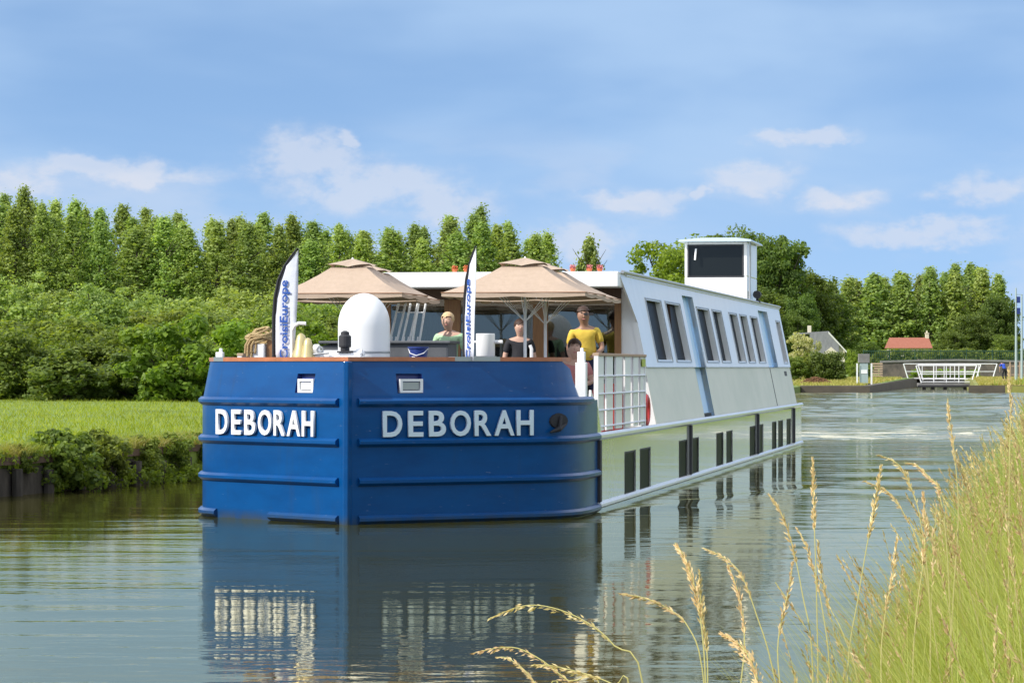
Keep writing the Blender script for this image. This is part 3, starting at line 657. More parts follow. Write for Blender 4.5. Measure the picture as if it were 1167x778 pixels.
MB().lathe([(.055, 2.12), (.06, 2.14), (.06, 2.17)], -.33, 1.35, 14).lathe([(.075, 2.17), (.08, 2.19), (.08, 2.31), (.055, 2.33), (.055, 2.36), (.02, 2.38)], -.33, 1.35, 16).box(-.42, -.24, 1.27, 1.43, 2.105, 2.125).build('navigation_lamp', M['darkline'], barge, smooth=False)
MB().torus((-.62, 1.2, 2.14), .035, .012, 'y', 14, 6).tube([(-.72, 1.2, 2.08), (-.5, 1.2, 2.1)], .012).build('shackle', M['steel'], barge)
bell = MB().lathe([(.12, 2.04), (.115, 2.08), (.085, 2.16), (.07, 2.26), (.05, 2.32), (.015, 2.35)], -.90, 1.35, 18).build('bell', M['brass'], barge, smooth=True)
MB().lathe([(.09, 2.04), (.075, 2.1), (.06, 2.2), (.04, 2.27), (.012, 2.29)], -.78, 1.22, 16).build('bell', M['brass'], barge, smooth=True)
MB().tube([(-1.02, 1.35, 1.9), (-1.02, 1.35, 2.38), (-.99, 1.35, 2.44), (-.93, 1.35, 2.475), (-.84, 1.35, 2.47)], .025, 10).build('bell_bracket', M['pure'], barge, smooth=True)
MB().box(-1.06, -.70, 1.15, 1.5, 1.0, 2.04).build('bell_stand', M['steel'], barge)
wc = MB().lathe([(.115, 2.06), (.12, 2.07), (.12, 2.34), (.115, 2.345)], 1.40, 1.75, 28).build('winch_drum', M['pure'], barge, smooth=True)
MB().tube([(1.14, 1.75, 2.24), (1.28, 1.75, 2.24)], .014).tube([(1.52, 1.75, 2.24), (1.62, 1.75, 2.24)], .022).tube([(1.19, 1.72, 2.24), (1.23, 1.72, 2.02)], .01).tube([(1.15, 1.72, 2.02), (1.17, 1.72, 2.24)], .01).build('winch_handle', M['pure'], wc)
MB().box(1.28, 1.52, 1.63, 1.87, 1.0, 2.06).build('winch_base', M['steel'], wc)
MB().tube([(1.95, 2.0, 1.9), (1.95, 2.0, 2.15), (1.93, 2.0, 2.2)], .022).build('cleat', M['pure'], barge)

# anchor pocket on the starboard shoulder
for sg in (1,):
    p = Vector((sg * 2.30, 1.93)); n = Vector((sg * .80, -.60)); t = Vector((.6 * sg, .8))
    def ap(a, z, o): q = p + t * a + n * o; return (q.x, q.y, z)
    ring = [ap(.17 * math.cos(k * PI / 8), 1.24 + .11 * math.sin(k * PI / 8), -.03) for k in range(16)]
    rin2 = [ap(.15 * math.cos(k * PI / 8), 1.24 + .095 * math.sin(k * PI / 8), .03) for k in range(16)]
    an = MB().hexa(ring, rin2).build('anchor_pocket', M['black'], barge)
    MB().tube([ap(.02, 1.30, .03), ap(-.03, 1.15, .07)], .025).tube([ap(-.18, 1.10, .05), ap(-.05, 1.14, .08), ap(.10, 1.20, .05)], [.012, .035, .012]).build('anchor', M['black'], an)

# side railing, gate post and stay
rl_u = 2.46
def railing(sg):
    r = MB().box(*sorted((sg * (rl_u - .05), sg * (rl_u + .04))), 4.2, 9.2, 2.07, 2.11).build('railing', M['planks'], barge, bevel=.008)
    for v0, v1 in ((4.25, 4.85), (5.1, 5.75), (6.05, 6.7), (7.0, 7.6), (7.9, 8.45), (8.7, 9.12)):
        MB().box(*sorted((sg * (rl_u - .012), sg * (rl_u + .012))), v0, v1, 1.06, 2.07).build('slat', M['pure'], r)
    for z in (1.12, 1.34, 1.56, 1.8):
        MB().tube([(sg * (rl_u + .025), 4.2, z), (sg * (rl_u + .025), 9.15, z)], .013, 6).build('rail_bar', M['pure'], r)
    for v in (4.22, 9.15):
        MB().box(*sorted((sg * (rl_u - .03), sg * (rl_u + .03))), v - .03, v + .03, 1.0, 2.07).build('rail_post', M['pure'], r)
    return r
rlr = railing(1); railing(-1)
MB().box(rl_u + .027, rl_u + .037, 8.72, 9.1, 1.93, 2.04).build('sign_plate', M['yellowgreen'], rlr)
for sg in (1, -1):
    MB().box(*sorted((sg * 2.36, sg * 2.5)), 3.0, 3.14, 1.49, 1.98).box(*sorted((sg * 2.38, sg * 2.48)), 3.03, 3.12, 1.98, 2.12).tube([(sg * 2.43, 3.12, 2.1), (sg * 2.43, 3.12, 2.17)], .025).build('gate_post', M['pure'], barge, bevel=.012)
    MB().hexa([(sg * 2.52, 3.3, 1.5), (sg * 2.49, 3.3, 1.5), (sg * 2.49, 4.24, 1.03), (sg * 2.52, 4.24, 1.03)], [(sg * 2.52, 3.34, 1.62), (sg * 2.49, 3.34, 1.62), (sg * 2.49, 4.24, 1.2), (sg * 2.52, 4.24, 1.2)]).build('stay', M['pure'], barge)
    MB().hexa([(sg * 2.53, 3.85, 1.0), (sg * 2.50, 3.85, 1.0), (sg * 2.50, 4.2, 1.0), (sg * 2.53, 4.2, 1.0)], [(sg * 2.53, 3.85, 1.47), (sg * 2.50, 3.85, 1.47), (sg * 2.50, 3.88, 1.4), (sg * 2.53, 3.88, 1.4)]).build('bulwark_end', M['cream'], barge)

# name letters
def text_mesh(txt, ext, off=0.0):
    c = bpy.data.curves.new('t', 'FONT'); c.body = txt; c.size = 1.0; c.extrude = ext; c.offset = off; c.resolution_u = 4
    c.bevel_depth = 0.006
    o = bpy.data.objects.new('t', c); COL.objects.link(o)
    dg = bpy.context.evaluated_depsgraph_get(); me = bpy.data.meshes.new_from_object(o.evaluated_get(dg))
    bpy.data.objects.remove(o); bpy.data.curves.remove(c); return me
def place_text(me, width, height, origin, xd, zd, nd, depth, name, m, parent):
    co = np.empty(len(me.vertices) * 3, dtype=np.float32); me.vertices.foreach_get('co', co); co = co.reshape(-1, 3)
    x0, x1, y0, y1 = co[:, 0].min(), co[:, 0].max(), co[:, 1].min(), co[:, 1].max(); z0, z1 = co[:, 2].min(), co[:, 2].max()
    a = (co[:, 0] - x0) / (x1 - x0) * width; b = (co[:, 1] - y0) / (y1 - y0) * height; d = (co[:, 2] - z0) / (z1 - z0) * depth
    out = np.array(origin)[None] + a[:, None] * np.array(xd)[None] + b[:, None] * np.array(zd)[None] + d[:, None] * np.array(nd)[None]
    me.vertices.foreach_set('co', out.astype(np.float32).ravel()); me.update(); me.name = name
    me.materials.clear(); me.materials.append(m)
    o = bpy.data.objects.new(name, me); COL.objects.link(o); o.parent = parent; return o
ADV = [('D', 0, .125), ('E', .165, .098), ('B', .300, .112), ('O', .442, .135), ('R', .602, .112), ('A', .735, .135), ('H', .885, .115)]
q = 1 / math.sqrt(1 + .64)
for sg in (-1, 1):
    t0, t1 = (.37, 2.02) if sg > 0 else (.47, 2.06)
    wid = (t1 - t0) / q
    xd = (q * 1, q * .8, 0) if sg > 0 else (q, -q * .8, 0)
    nd = (sg * q * .8, -q, 0)
    st = (t0, t0 * .8) if sg > 0 else (-t1, t1 * .8)
    for ch, a, w in ADV:
        og = (st[0] + xd[0] * a * wid + nd[0] * .012, st[1] + xd[1] * a * wid + nd[1] * .012, 1.065)
        place_text(text_mesh(ch, .05, .013), w * wid, .318, og, xd, (0, 0, 1), nd, .035, 'letter', M['polished_shade'] if sg > 0 else M['pure'], barge)  # same lettering in two colours: sunlit white left, shade-tinted right

# ------------------------------------------------------------------ things on the deck
def deck_thing(name, label, cat, u, v, z=1.0, rz=0.0, group=None): return thing(name, label, cat, W(u, v, z), -TH + rz, group)

def make_parasol(label, u, v, s=.975, rz=0.0, rim=2.92, apex=3.40):
    t = deck_thing('parasol', label, 'parasol', u, v, 1.0, rz, 'tan parasols on the foredeck')
    z0, z1 = rim - 1.0, apex - 1.0; k = .27
    MB().lathe([(.024, 0.05), (.02, z1 + .01), (.008, z1 + .035)], 0, 0, 12).build('pole', M['pure'], t, smooth=True)
    MB().lathe([(.26, 0), (.26, .05), (.05, .09), (.04, .12)], 0, 0, 20).build('base', M['steel'], t)
    # canopy: eight gores, slightly hollow between the ribs
    b = MB(); ring = []
    zt = z1 - .10
    def pt(a, f):          # a: direction index 0..31 round the square, f: 0 top .. 1 rim
        ang = a * 2 * PI / 32; cx, cy = math.cos(ang), math.sin(ang); m_ = s / max(abs(cx), abs(cy))
        rr = k * s / max(abs(cx), abs(cy)) * (1 - f) + m_ * f
        sag = -.035 * math.sin(PI * f) - .02 * abs(math.sin(ang * 4)) * f
        return (cx * rr, cy * rr, zt * (1 - f) + z0 * f + sag)
    fv = [0, .25, .5, .75, 1]
    vs = [pt(a, f) for a in range(32) for f in fv] ; n = len(fv)
    fs = [(a * n + i, ((a + 1) % 32) * n + i, ((a + 1) % 32) * n + i + 1, a * n + i + 1) for a in range(32) for i in range(n - 1)]
    b.add(vs, fs)
    b.add([pt(a, 1) for a in range(32)] + [(pt(a, 1)[0] * 1.003, pt(a, 1)[1] * 1.003, pt(a, 1)[2] - .05) for a in range(32)], [(a, (a + 1) % 32, (a + 1) % 32 + 32, a + 32) for a in range(32)])
    can = b.build('canopy', M['tan'], t, smooth=True)
    b = MB(); kk = k * 1.22
    vs = [(0, 0, z1 + .02)]
    for a in range(32):
        ang = a * 2 * PI / 32; m_ = kk * s / max(abs(math.cos(ang)), abs(math.sin(ang)))
        vs.append((math.cos(ang) * m_, math.sin(ang) * m_, zt + .0 + .035 * abs(math.sin(ang * 2))))
    b.add(vs, [(0, 1 + a, 1 + (a + 1) % 32) for a in range(32)]).build('vent_cap', M['tan'], can, smooth=True)
    r = MB()
    for j in range(8):
        ang = j * PI / 4; m_ = s / max(abs(math.cos(ang)), abs(math.sin(ang))) * .98
        r.tube([(0, 0, zt - .02), (math.cos(ang) * m_, math.sin(ang) * m_, z0 - .03)], .011, 6)
        r.tube([(0, 0, z0 - .38), (math.cos(ang) * m_ * .5, math.sin(ang) * m_ * .5, (zt + z0) / 2 - .05)], .005, 6)
    r.build('ribs', M['pure'], t)
    MB().tube([(math.cos(PI / 4 * j) * s / max(abs(math.cos(PI / 4 * j)), abs(math.sin(PI / 4 * j))) * 1.004, math.sin(PI / 4 * j) * s / max(abs(math.cos(PI / 4 * j)), abs(math.sin(PI / 4 * j))) * 1.004, z0 - .0) for j in range(9)], .008, 5).build('piping', M['tanpipe'], can)
    return t
make_parasol('front tan parasol above the white satellite dome, its peak left of the pale flag', -1.06, 5.0, s=.88)
make_parasol('front tan parasol right of the narrow flag, largest canopy with pale pole', 1.36, 5.0)
make_parasol('rear tan parasol half hidden behind the one over the satellite dome', -1.40, 7.6, s=.88)
make_parasol('rear tan parasol reaching over the man in the yellow shirt', 1.22, 7.6)

def make_flag(label, u, v, rz, rev=False, w=.30, lean=0.0):
    t = deck_thing('feather_flag', label, 'flag', u, v, 1.0, rz, 'white feather flags on the bow')
    prof = [(0, 1.0), (0, 1.55), (.015, 1.8), (.06, 2.02), (.14, 2.2), (.24, 2.34), (.315, 2.43)]
    MB().tube([(0, 0, .0)] + [(x, 0, z) for x, z in prof], [.02] * 3 + [.018, .016, .013, .011, .008], 8).build('pole', M['black'], t, smooth=True)
    # black sleeve along the leading edge
    sl = MB(); inn = [(x + (.035 if z < 2.1 else .03), z - .005) for x, z in prof[:-1]] + [(prof[-1][0], prof[-1][1])]
    edge = [(x, z) for x, z in prof]
    sl.add([(x, dy, z) for dy in (-.004, .004) for x, z in edge + inn[::-1]], [tuple(range(14)), tuple(range(14, 28))[::-1]] + [(i, (i + 1) % 14, (i + 1) % 14 + 14, i + 14) for i in range(14)]).build('sleeve', M['black'], t)
    # white cloth: leading edge follows the pole, trailing edge nearly straight
    zz = [1.0, 1.15, 1.3, 1.45, 1.6, 1.75, 1.9, 2.05, 2.2, 2.32, 2.42]
    def lead(z): return float(np.interp(z, [a[1] for a in prof], [a[0] for a in prof])) + .03
    def trail(z): return float(np.interp(z, [1.0, 1.35, 1.9, 2.42], [.26, .29, .32, .322]))
    vs = []; 
    for z in zz:
        for i in range(6):
            x = lead(z) + (trail(z) - lead(z)) * i / 5
            vs.append((x, .006 * math.sin(x * 22 + z * 3), z))
    c = MB().add(vs, [(j * 6 + i, j * 6 + i + 1, (j + 1) * 6 + i + 1, (j + 1) * 6 + i) for j in range(len(zz) - 1) for i in range(5)]).build('cloth', M['flag'], t, smooth=True)
    sgm = c.modifiers.new('solid', 'SOLIDIFY'); sgm.thickness = .004
    me = text_mesh('CroisiEurope', .01, .012)
    place_text(me, 1.0, .14, (.225, -.014, 1.0 + .02), (0, 0, 1), (-1, 0, 0), (0, -1, 0), .006, 'lettering', M['flagtext'], c)
    return t
make_flag('white feather flag with blue lettering on the corner of the bow near the rope', -1.26, 1.35, 0.0)
make_flag('narrow white feather flag seen edge-on beside the white winch drum', 1.20, 1.35, -.92)

# rope coil on the bollard
t = deck_thing('rope_coil', 'coiled pale rope draped over the white bollard', 'rope', -1.62, 2.0, 2.22)
for k in range(9):
    a = k * .7; rr = .13 + .02 * math.sin(k * 2.1)
    pts = [(rr * 1.15 * math.cos(x) , rr * .8 * math.sin(x), .02 + k * .018 + .05 * math.cos(x * 1 + a) - (.05 if math.cos(x) < -.5 else 0)) for x in [2 * PI * i / 22 for i in range(23)]]
    MB().tube(pts, .017, 7, caps=False).build('rope_turn', M['rope'], t, smooth=True)
for j, (x, z) in enumerate(((-.14, -.12), (-.11, -.16), (-.06, -.10))):
    MB().tube([(x + .03, -.10, .05), (x, -.13, -.02), (x - .01, -.12, z), (x + .04, -.11, z - .02), (x + .05, -.1, .0)], .016, 7).build('rope_turn', M['rope'], t, smooth=True)

# grey covered tub behind the winch, bucket
t = deck_thing('covered_tub', 'long grey covered tub behind the satellite dome on the foredeck', 'tub', -.35, 4.3)
b = MB().hexa([(-.92, -.35, 0), (.86, -.35, 0), (.86, .3, 0), (-.92, .3, 0)], [(-.9, -.33, 1.22), (.84, -.33, 1.26), (.84, .28, 1.28), (-.9, .28, 1.24)])
b.build('tub_body', M['grey'], t, bevel=.03)
MB().box(-.94, .88, -.38, .33, 1.235, 1.275).build('cover', M['grey'], t, bevel=.015)
t = deck_thing('bucket', 'navy blue bucket with a pale logo in front of the woman', 'bucket', .36, 2.6, 1.0)
MB().lathe([(.10, .90), (.125, 1.16), (.14, 1.165), (.14, 1.185), (.12, 1.185)], 0, 0, 22).build('pail', M['navy'], t, smooth=True)
MB().lathe([(.09, 0), (.09, .9)], 0, 0, 16).build('stand', M['steel'], t)
MB().tube([(-.135, 0, 1.17), (-.09, -.1, 1.1), (0, -.13, 1.07), (.09, -.1, 1.1), (.135, 0, 1.17)], .006, 6).build('handle', M['pure'], t)
MB().box(-.06, -.02, -.135, -.125, 1.0, 1.06).box(-.01, .05, -.135, -.125, 1.02, 1.045).build('logo', M['pure'], t)

# folded white deck chairs
def folded_chair(u, v, rz, tilt, label):
    t = deck_thing('folded_chair', label, 'chair', u, v, 1.0, rz, 'folded white chairs leaning behind the dome')
    for x in (-.05, .05):
        MB().tube([(x - tilt * .55, 0, 0), (x + tilt * .45, .08, 1.82)], .015, 8).build('frame_rail', M['pure'], t)
    for f in (.25, .93): MB().tube([(-.05 + tilt * (f - .55), .08 * f, 1.82 * f), (.05 + tilt * (f - .55), .08 * f, 1.82 * f)], .01, 6).build('crossbar', M['pure'], t)
    MB().tube([(.03 - tilt * .2, .04, .1), (.0 + tilt * .25, .06, 1.35)], .012, 8).build('leg', M['pure'], t)
    MB().tube([(-.03 - tilt * .2, .04, .1), (-.06 + tilt * .25, .06, 1.35)], .012, 8).build('leg', M['pure'], t)
    return t
folded_chair(-.70, 5.7, .2, .42, 'folded white chair nearest the satellite dome in the leaning stack')
folded_chair(-.56, 5.9, .2, .40, 'middle folded white chair of the leaning stack beside the dome')
folded_chair(-.42, 6.0, .2, .30, 'folded white chair of the leaning stack nearest the woman')
t = deck_thing('boat_hook', 'slim white pole leaning up under the parasol beside the dome', 'pole', -.95, 4.0)
MB().tube([(-.05, 0, 1.0), (.10, .2, 1.9)], .014, 8).build('shaft', M['pure'], t)
MB().tube([(-.12, 0, 0), (-.05, 0, 1.0)], .014, 8).build('shaft', M['pure'], t)

# roof plants
def planter(u, v, label, petals, name='flower_pot'):
    t = deck_thing(name, label, 'flower pot', u, v, 3.375); t.scale = (.42, .42, .38)
    MB().lathe([(.07, 0), (.10, .14), (.115, .14), (.115, .165), (.09, .165)], 0, 0, 14).build('pot', M['orange'], t)
    n = 150; c = np.clip(rng.normal(0, .055, (n, 3)), -.1, .1) + np.array([0, 0, .21])
    V, Q = leaf_quads(c, rng.normal(0, 1, (n, 3)), np.full(n, .03)); fast_mesh('flowers', V, Q, M[petals], t); return t
def leaf_quads(c, nrm, size, aspect=.7):
    n = len(c); nrm = nrm / (np.linalg.norm(nrm, axis=1, keepdims=True) + 1e-9)
    r = rng.normal(0, 1, (n, 3)); a = np.cross(nrm, r); a /= (np.linalg.norm(a, axis=1, keepdims=True) + 1e-9); b = np.cross(nrm, a)
    s = size[:, None]; V = np.empty((n, 4, 3))
    V[:, 0] = c - a * s; V[:, 1] = c - b * s * aspect; V[:, 2] = c + a * s; V[:, 3] = c + b * s * aspect
    return V.reshape(-1, 3), np.arange(n * 4).reshape(-1, 4)
planter(-.62, 10.2, 'orange pot on the roof edge above the brown post', 'orange')
planter(-.44, 10.2, 'orange pot on the roof edge nearest the narrow flag', 'orange')
planter(1.22, 10.25, 'pot of pink flowers on the roof just behind the large parasol', 'pink')
planter(1.48, 10.25, 'second pot of pink flowers at the right of the roof edge', 'pink')
planter(1.62, 10.4, 'smallest pot of pink flowers at the far right on the canopy', 'pink')
planter(1.55, 28.5, 'orange pot on the roof in front of the wheelhouse', 'orange')
# life ring and crates behind the railing
t = deck_thing('life_ring', 'dark red life ring leaning at the foot of the cabin corner', 'life ring', 2.34, 10.3, 1.0)
MB().torus((0, 0, .26), .20, .055, 'x').build('ring', M['red'], t, smooth=True)
MB().torus((.0, 0, .26), .265, .008, 'x', 24, 5).build('grab_line', M['black'], t)
t = deck_thing('gas_bottle', 'red gas bottle standing behind the white railing', 'gas bottle', 2.15, 6.9, 1.0)
MB().lathe([(.15, 0), (.16, .03), (.16, .5), (.13, .6), (.05, .64), (.05, .68)], 0, 0, 20).build('cylinder', M['red'], t, smooth=True)
MB().lathe([(.03, .68), (.03, .74), (.06, .75), (.06, .78)], 0, 0, 12).build('valve', M['steel'], t)
dup(t, W(2.15, 8.0, 1.0), -TH, label='red gas bottle behind the railing nearest the yellow-green plate')

# ------------------------------------------------------------------ people
def skin_obj(name, nodes, edges, m, parent, sub=2, root=0):
    me = bpy.data.meshes.new(name); ks = list(nodes)
    me.from_pydata([nodes[k][0] for k in ks], [], []) if False else None
    bm = bmesh.new(); lay = bm.verts.layers.skin.verify(); vv = {}
    for i, k in enumerate(ks):
        v = bm.verts.new(nodes[k][0]); r = nodes[k][1]; v[lay].radius = (r, r) if not isinstance(r, tuple) else r; v[lay].use_root = (i == root); vv[k] = v
    for a, b in edges: bm.edges.new((vv[a], vv[b]))
    bm.to_mesh(me); bm.free()
    o = bpy.data.objects.new(name, me); COL.objects.link(o)
    s = o.modifiers.new('skin', 'SKIN'); s.use_smooth_shade = True; s.branch_smoothing = .6
    d = o.modifiers.new('sub', 'SUBSURF'); d.levels = sub; d.render_levels = sub
    dg = bpy.context.evaluated_depsgraph_get(); m2 = bpy.data.meshes.new_from_object(o.evaluated_get(dg))
    bpy.data.objects.remove(o); m2.materials.clear(); m2.materials.append(m); m2.name = name
    for p in m2.polygons: p.use_smooth = True; p.material_index = 0
    o = bpy.data.objects.new(name, m2); COL.objects.link(o); o.parent = parent; return o
def ellipsoid(name, c, r, m, parent, zmin=-9, n=20, k=12, disp=0.0, cut=None):
    b = MB(); vs = []
    for j in range(k + 1):
        ph = PI * j / k
        for i in range(n):
            a = 2 * PI * i / n; x, y, z = math.sin(ph) * math.cos(a), math.sin(ph) * math.sin(a), math.cos(ph)
            w = 1 + disp * math.sin(a * 5 + j) * math.sin(ph)
            vs.append((c[0] + r[0] * x * w, c[1] + r[1] * y * w, c[2] + r[2] * z))
    fs = [(j * n + i, j * n + (i + 1) % n, (j + 1) * n + (i + 1) % n, (j + 1) * n + i) for j in range(k) for i in range(n)]
    if cut: fs = [f for f in fs if all(cut(vs[i]) for i in f)]
    return b.add(vs, fs).build(name, m, parent, smooth=True)

def person(label, loc, rz, h=1.75, pose=None, skin='skin', hair='brownhair', top='yellow', legs='navycloth', glasses=False, hair_long=False, sleeve=True, build=1.0):
    t = thing('person', label, 'person', loc, rz)
    k = h / 1.75; g = build
    J = dict(pelvis=(0, 0, .93), waist=(0, 0, 1.08), chest=(0, .01, 1.30), upchest=(0, .02, 1.42), neck=(0, .0, 1.50), head0=(0, -.01, 1.56), head1=(0, -.02, 1.64), head2=(0, -.005, 1.69),
             shL=(-.185, .02, 1.42), elL=(-.25, .03, 1.14), wrL=(-.26, -.06, .90), shR=(.185, .02, 1.42), elR=(.25, .03, 1.14), wrR=(.26, -.06, .90),
             hipL=(-.10, 0, .90), knL=(-.11, -.02, .50), anL=(-.11, .02, .09), toL=(-.12, -.14, .035), hipR=(.10, 0, .90), knR=(.11, -.02, .50), anR=(.11, .02, .09), toR=(.12, -.14, .035))
    if pose: J.update(pose)
    J = {a: Vector(b) * k for a, b in J.items()}; J['head3'] = J['head2'] + (J['head2'] - J['head1']).normalized() * .062 * k
    Rd = dict(pelvis=.13, waist=.12, chest=.135, upchest=.11, neck=.05, head0=.066, head1=.100, head2=.092, head3=.05, shL=.06, shR=.06, elL=.042, elR=.042, wrL=.028, wrR=.028, hipL=.085, hipR=.085, knL=.058, knR=.058, anL=.04, anR=.04, toL=.03, toR=.03)
    nodes = {a: (J[a], Rd[a] * k * (g if a in ('pelvis', 'waist', 'chest', 'upchest') else 1)) for a in J}
    ed = [('pelvis', 'waist'), ('waist', 'chest'), ('chest', 'upchest'), ('upchest', 'neck'), ('neck', 'head0'), ('head0', 'head1'), ('head1', 'head2'), ('head2', 'head3'), ('upchest', 'shL'), ('shL', 'elL'), ('elL', 'wrL'), ('upchest', 'shR'), ('shR', 'elR'), ('elR', 'wrR'),
          ('pelvis', 'hipL'), ('hipL', 'knL'), ('knL', 'anL'), ('anL', 'toL'), ('pelvis', 'hipR'), ('hipR', 'knR'), ('knR', 'anR'), ('anR', 'toR')]
    for s in 'LR':
        w = J['wr' + s]; d = (w - J['el' + s]).normalized(); side = Vector((1, 0, 0)) if abs(d.x) < .8 else Vector((0, 1, 0)); side = (side - d * side.dot(d)).normalized()
        pn = d.cross(side).normalized()
        pal = w + d * .06 * k; nodes['pa' + s] = (pal, .026 * k); ed.append(('wr' + s, 'pa' + s))
        for i, (o, l) in enumerate(((-.030, .068), (-.010, .080), (.011, .074), (.031, .058))):
            a = pal + d * .035 * k + side * o * k; b_ = a + d * l * .5 * k + pn * .008 * k; c = a + d * l * .85 * k + pn * .03 * k
            nodes['f%d' % i + s] = (a, .0095 * k); nodes['g%d' % i + s] = (b_, .0085 * k); nodes['h%d' % i + s] = (c, .007 * k)
            ed += [('pa' + s, 'f%d' % i + s), ('f%d' % i + s, 'g%d' % i + s), ('g%d' % i + s, 'h%d' % i + s)]
        sd_ = -1 if s == 'L' else 1
        a = w + d * .03 * k - side * sd_ * .03 * k; b_ = a + d * .035 * k - side * sd_ * .022 * k
        nodes['t' + s] = (a, .012 * k); nodes['u' + s] = (b_, .009 * k); ed += [('wr' + s, 't' + s), ('t' + s, 'u' + s)]
    body = skin_obj('body', nodes, ed, M[skin], t, 2)
    hc = (J['head1'] + J['head2']) / 2 + Vector((0, 0, .0)); fw = .080 * k
    # face
    ellipsoid('nose', hc + Vector((0, -fw - .004, -.025 * k)), (.012 * k, .02 * k, .022 * k), M[skin], t, n=10, k=8)
    ellipsoid('mouth', hc + Vector((0, -fw + .008, -.068 * k)), (.026 * k, .010 * k, .008 * k), M['rose'], t, n=10, k=6)
    for x in (-1, 1):
        ellipsoid('ear', hc + Vector((x * .076 * k, .01, -.015 * k)), (.01 * k, .018 * k, .03 * k), M[skin], t, n=10, k=8)
        ellipsoid('eyebrow', hc + Vector((x * .032 * k, -fw + .006, .026 * k)), (.022 * k, .008 * k, .005 * k), M[hair], t, n=8, k=6)
        if not glasses: ellipsoid('eye', hc + Vector((x * .032 * k, -fw + .012, .0)), (.014 * k, .010 * k, .009 * k), M['darkline'], t, n=10, k=6)
    if glasses:
        gz = hc.z + .004
        MB().box(-.07 * k, -.008 * k, hc.y - fw - .006, hc.y - fw + .012, gz - .018, gz + .018).box(.008 * k, .07 * k, hc.y - fw - .006, hc.y - fw + .012, gz - .018, gz + .018).box(-.01 * k, .01 * k, hc.y - fw - .004, hc.y - fw + .004, gz + .004, gz + .014).box(-.088 * k, -.082 * k, hc.y - fw, hc.y, gz, gz + .012).box(.082 * k, .088 * k, hc.y - fw, hc.y, gz, gz + .012).build('sunglasses', M['darkline'], t, bevel=.003)
    lim = -.11 if hair_long else -.03
    ellipsoid('hair', hc + Vector((0, .014 * k, .028 * k)), (.098 * k, .104 * k, .102 * k), M[hair], t, n=28, k=20, disp=.035,
              cut=lambda p: (p[2] - hc.z > .042 * k + .012 * math.sin(p[0] * 60)) or (hair_long and abs(p[0] - hc.x) > .068 * k and p[1] > hc.y - .06 * k and p[2] - hc.z > -.09 * k) or (p[1] > hc.y - .02 * k and p[2] - hc.z > lim * k))
    # clothes
    def sub(keys, edges, add, name, m, over=None):
        nd = {a: (nodes[a][0] if not (over and a in over) else over[a], nodes[a][1] + add * k) for a in keys}
        return skin_obj(name, nd, edges, M[m], t, 2)
    hl = J['shL'].lerp(J['elL'], .75); hr = J['shR'].lerp(J['elR'], .75)
    base = J['pelvis'] + Vector((0, 0, .0))
    nodes['collar'] = (J['upchest'].lerp(J['neck'], .55), .068 * k)
    sub(['pelvis', 'waist', 'chest', 'upchest', 'collar', 'shL', 'elL', 'shR', 'elR'], [('upchest', 'collar'), ('pelvis', 'waist'), ('waist', 'chest'), ('chest', 'upchest'), ('upchest', 'shL'), ('shL', 'elL'), ('upchest', 'shR'), ('shR', 'elR')], .018, 'shirt', top, {'elL': hl, 'elR': hr})
    sub(['pelvis', 'hipL', 'knL', 'anL', 'hipR', 'knR', 'anR'], [('pelvis', 'hipL'), ('hipL', 'knL'), ('knL', 'anL'), ('pelvis', 'hipR'), ('hipR', 'knR'), ('knR', 'anR')], .012, 'trousers', legs, {'anL': J['knL'].lerp(J['anL'], .85), 'anR': J['knR'].lerp(J['anR'], .85)})
    for s in 'LR':
        ellipsoid('shoe', J['an' + s].lerp(J['to' + s], .55) + Vector((0, 0, -.015 * k)), (.05 * k, .14 * k, .045 * k), M['black'], t, n=14, k=8)
    return t
FACE = -TH
person('man in a yellow shirt and sunglasses standing behind the white railing', W(1.58, 9.3, 1.0), FACE + .25, 1.82,
       pose=dict(waist=(.01, 0, 1.08), chest=(-.02, -.02, 1.29), upchest=(-.035, -.03, 1.405), neck=(-.045, -.05, 1.485), head0=(-.05, -.07, 1.54), head1=(-.06, -.10, 1.615), head2=(-.065, -.10, 1.67), shL=(-.215, -.03, 1.39), shR=(.14, -.02, 1.42), elL=(-.27, -.05, 1.12), wrL=(-.22, -.22, .93), elR=(.22, -.05, 1.15), wrR=(.10, -.24, 1.06)), skin='skin_tan', glasses=True, top='yellow', build=1.12)
person('blond woman in a mint green top behind the grey tub', W(.03, 6.4, 1.0), FACE - .1, 1.68, pose=dict(head0=(-.01, -.03, 1.55), head1=(-.015, -.05, 1.62), head2=(-.01, -.04, 1.68)), hair='blond', top='mint', legs='navycloth', hair_long=True)
person('person in black clothes standing by the glass behind the large parasol pole', W(.45, 9.9, 1.0), FACE + .3, 1.62, hair='brownhair', top='blackcloth', legs='blackcloth', hair_long=True)
sit = dict(pelvis=(0, 0, .47), waist=(0, 0, .62), chest=(0, 0, .84), upchest=(0, -.0, .95), neck=(0, -.02, 1.03), head0=(0, -.05, 1.09), head1=(0, -.08, 1.17), head2=(0, -.07, 1.22), shL=(-.17, 0, .95), elL=(-.24, -.08, .72), wrL=(-.14, -.28, .68), shR=(.17, 0, .95), elR=(.24, -.08, .72), wrR=(.14, -.28, .68),
           hipL=(-.10, -.03, .46), knL=(-.12, -.42, .48), anL=(-.12, -.42, .09), toL=(-.12, -.56, .035), hipR=(.10, -.03, .46), knR=(.12, -.42, .48), anR=(.12, -.42, .09), toR=(.12, -.56, .035))
st = deck_thing('stool', 'low wooden stool under the person in the rose top', 'stool', 1.93, 5.75)
MB().box(-.2, .2, -.2, .2, .34, .385).build('seat', M['wood'], st, bevel=.01)
for x in (-.16, .16):
    for y in (-.16, .16): MB().box(x - .02, x + .02, y - .02, y + .02, 0, .34).build('leg', M['wood'], st)
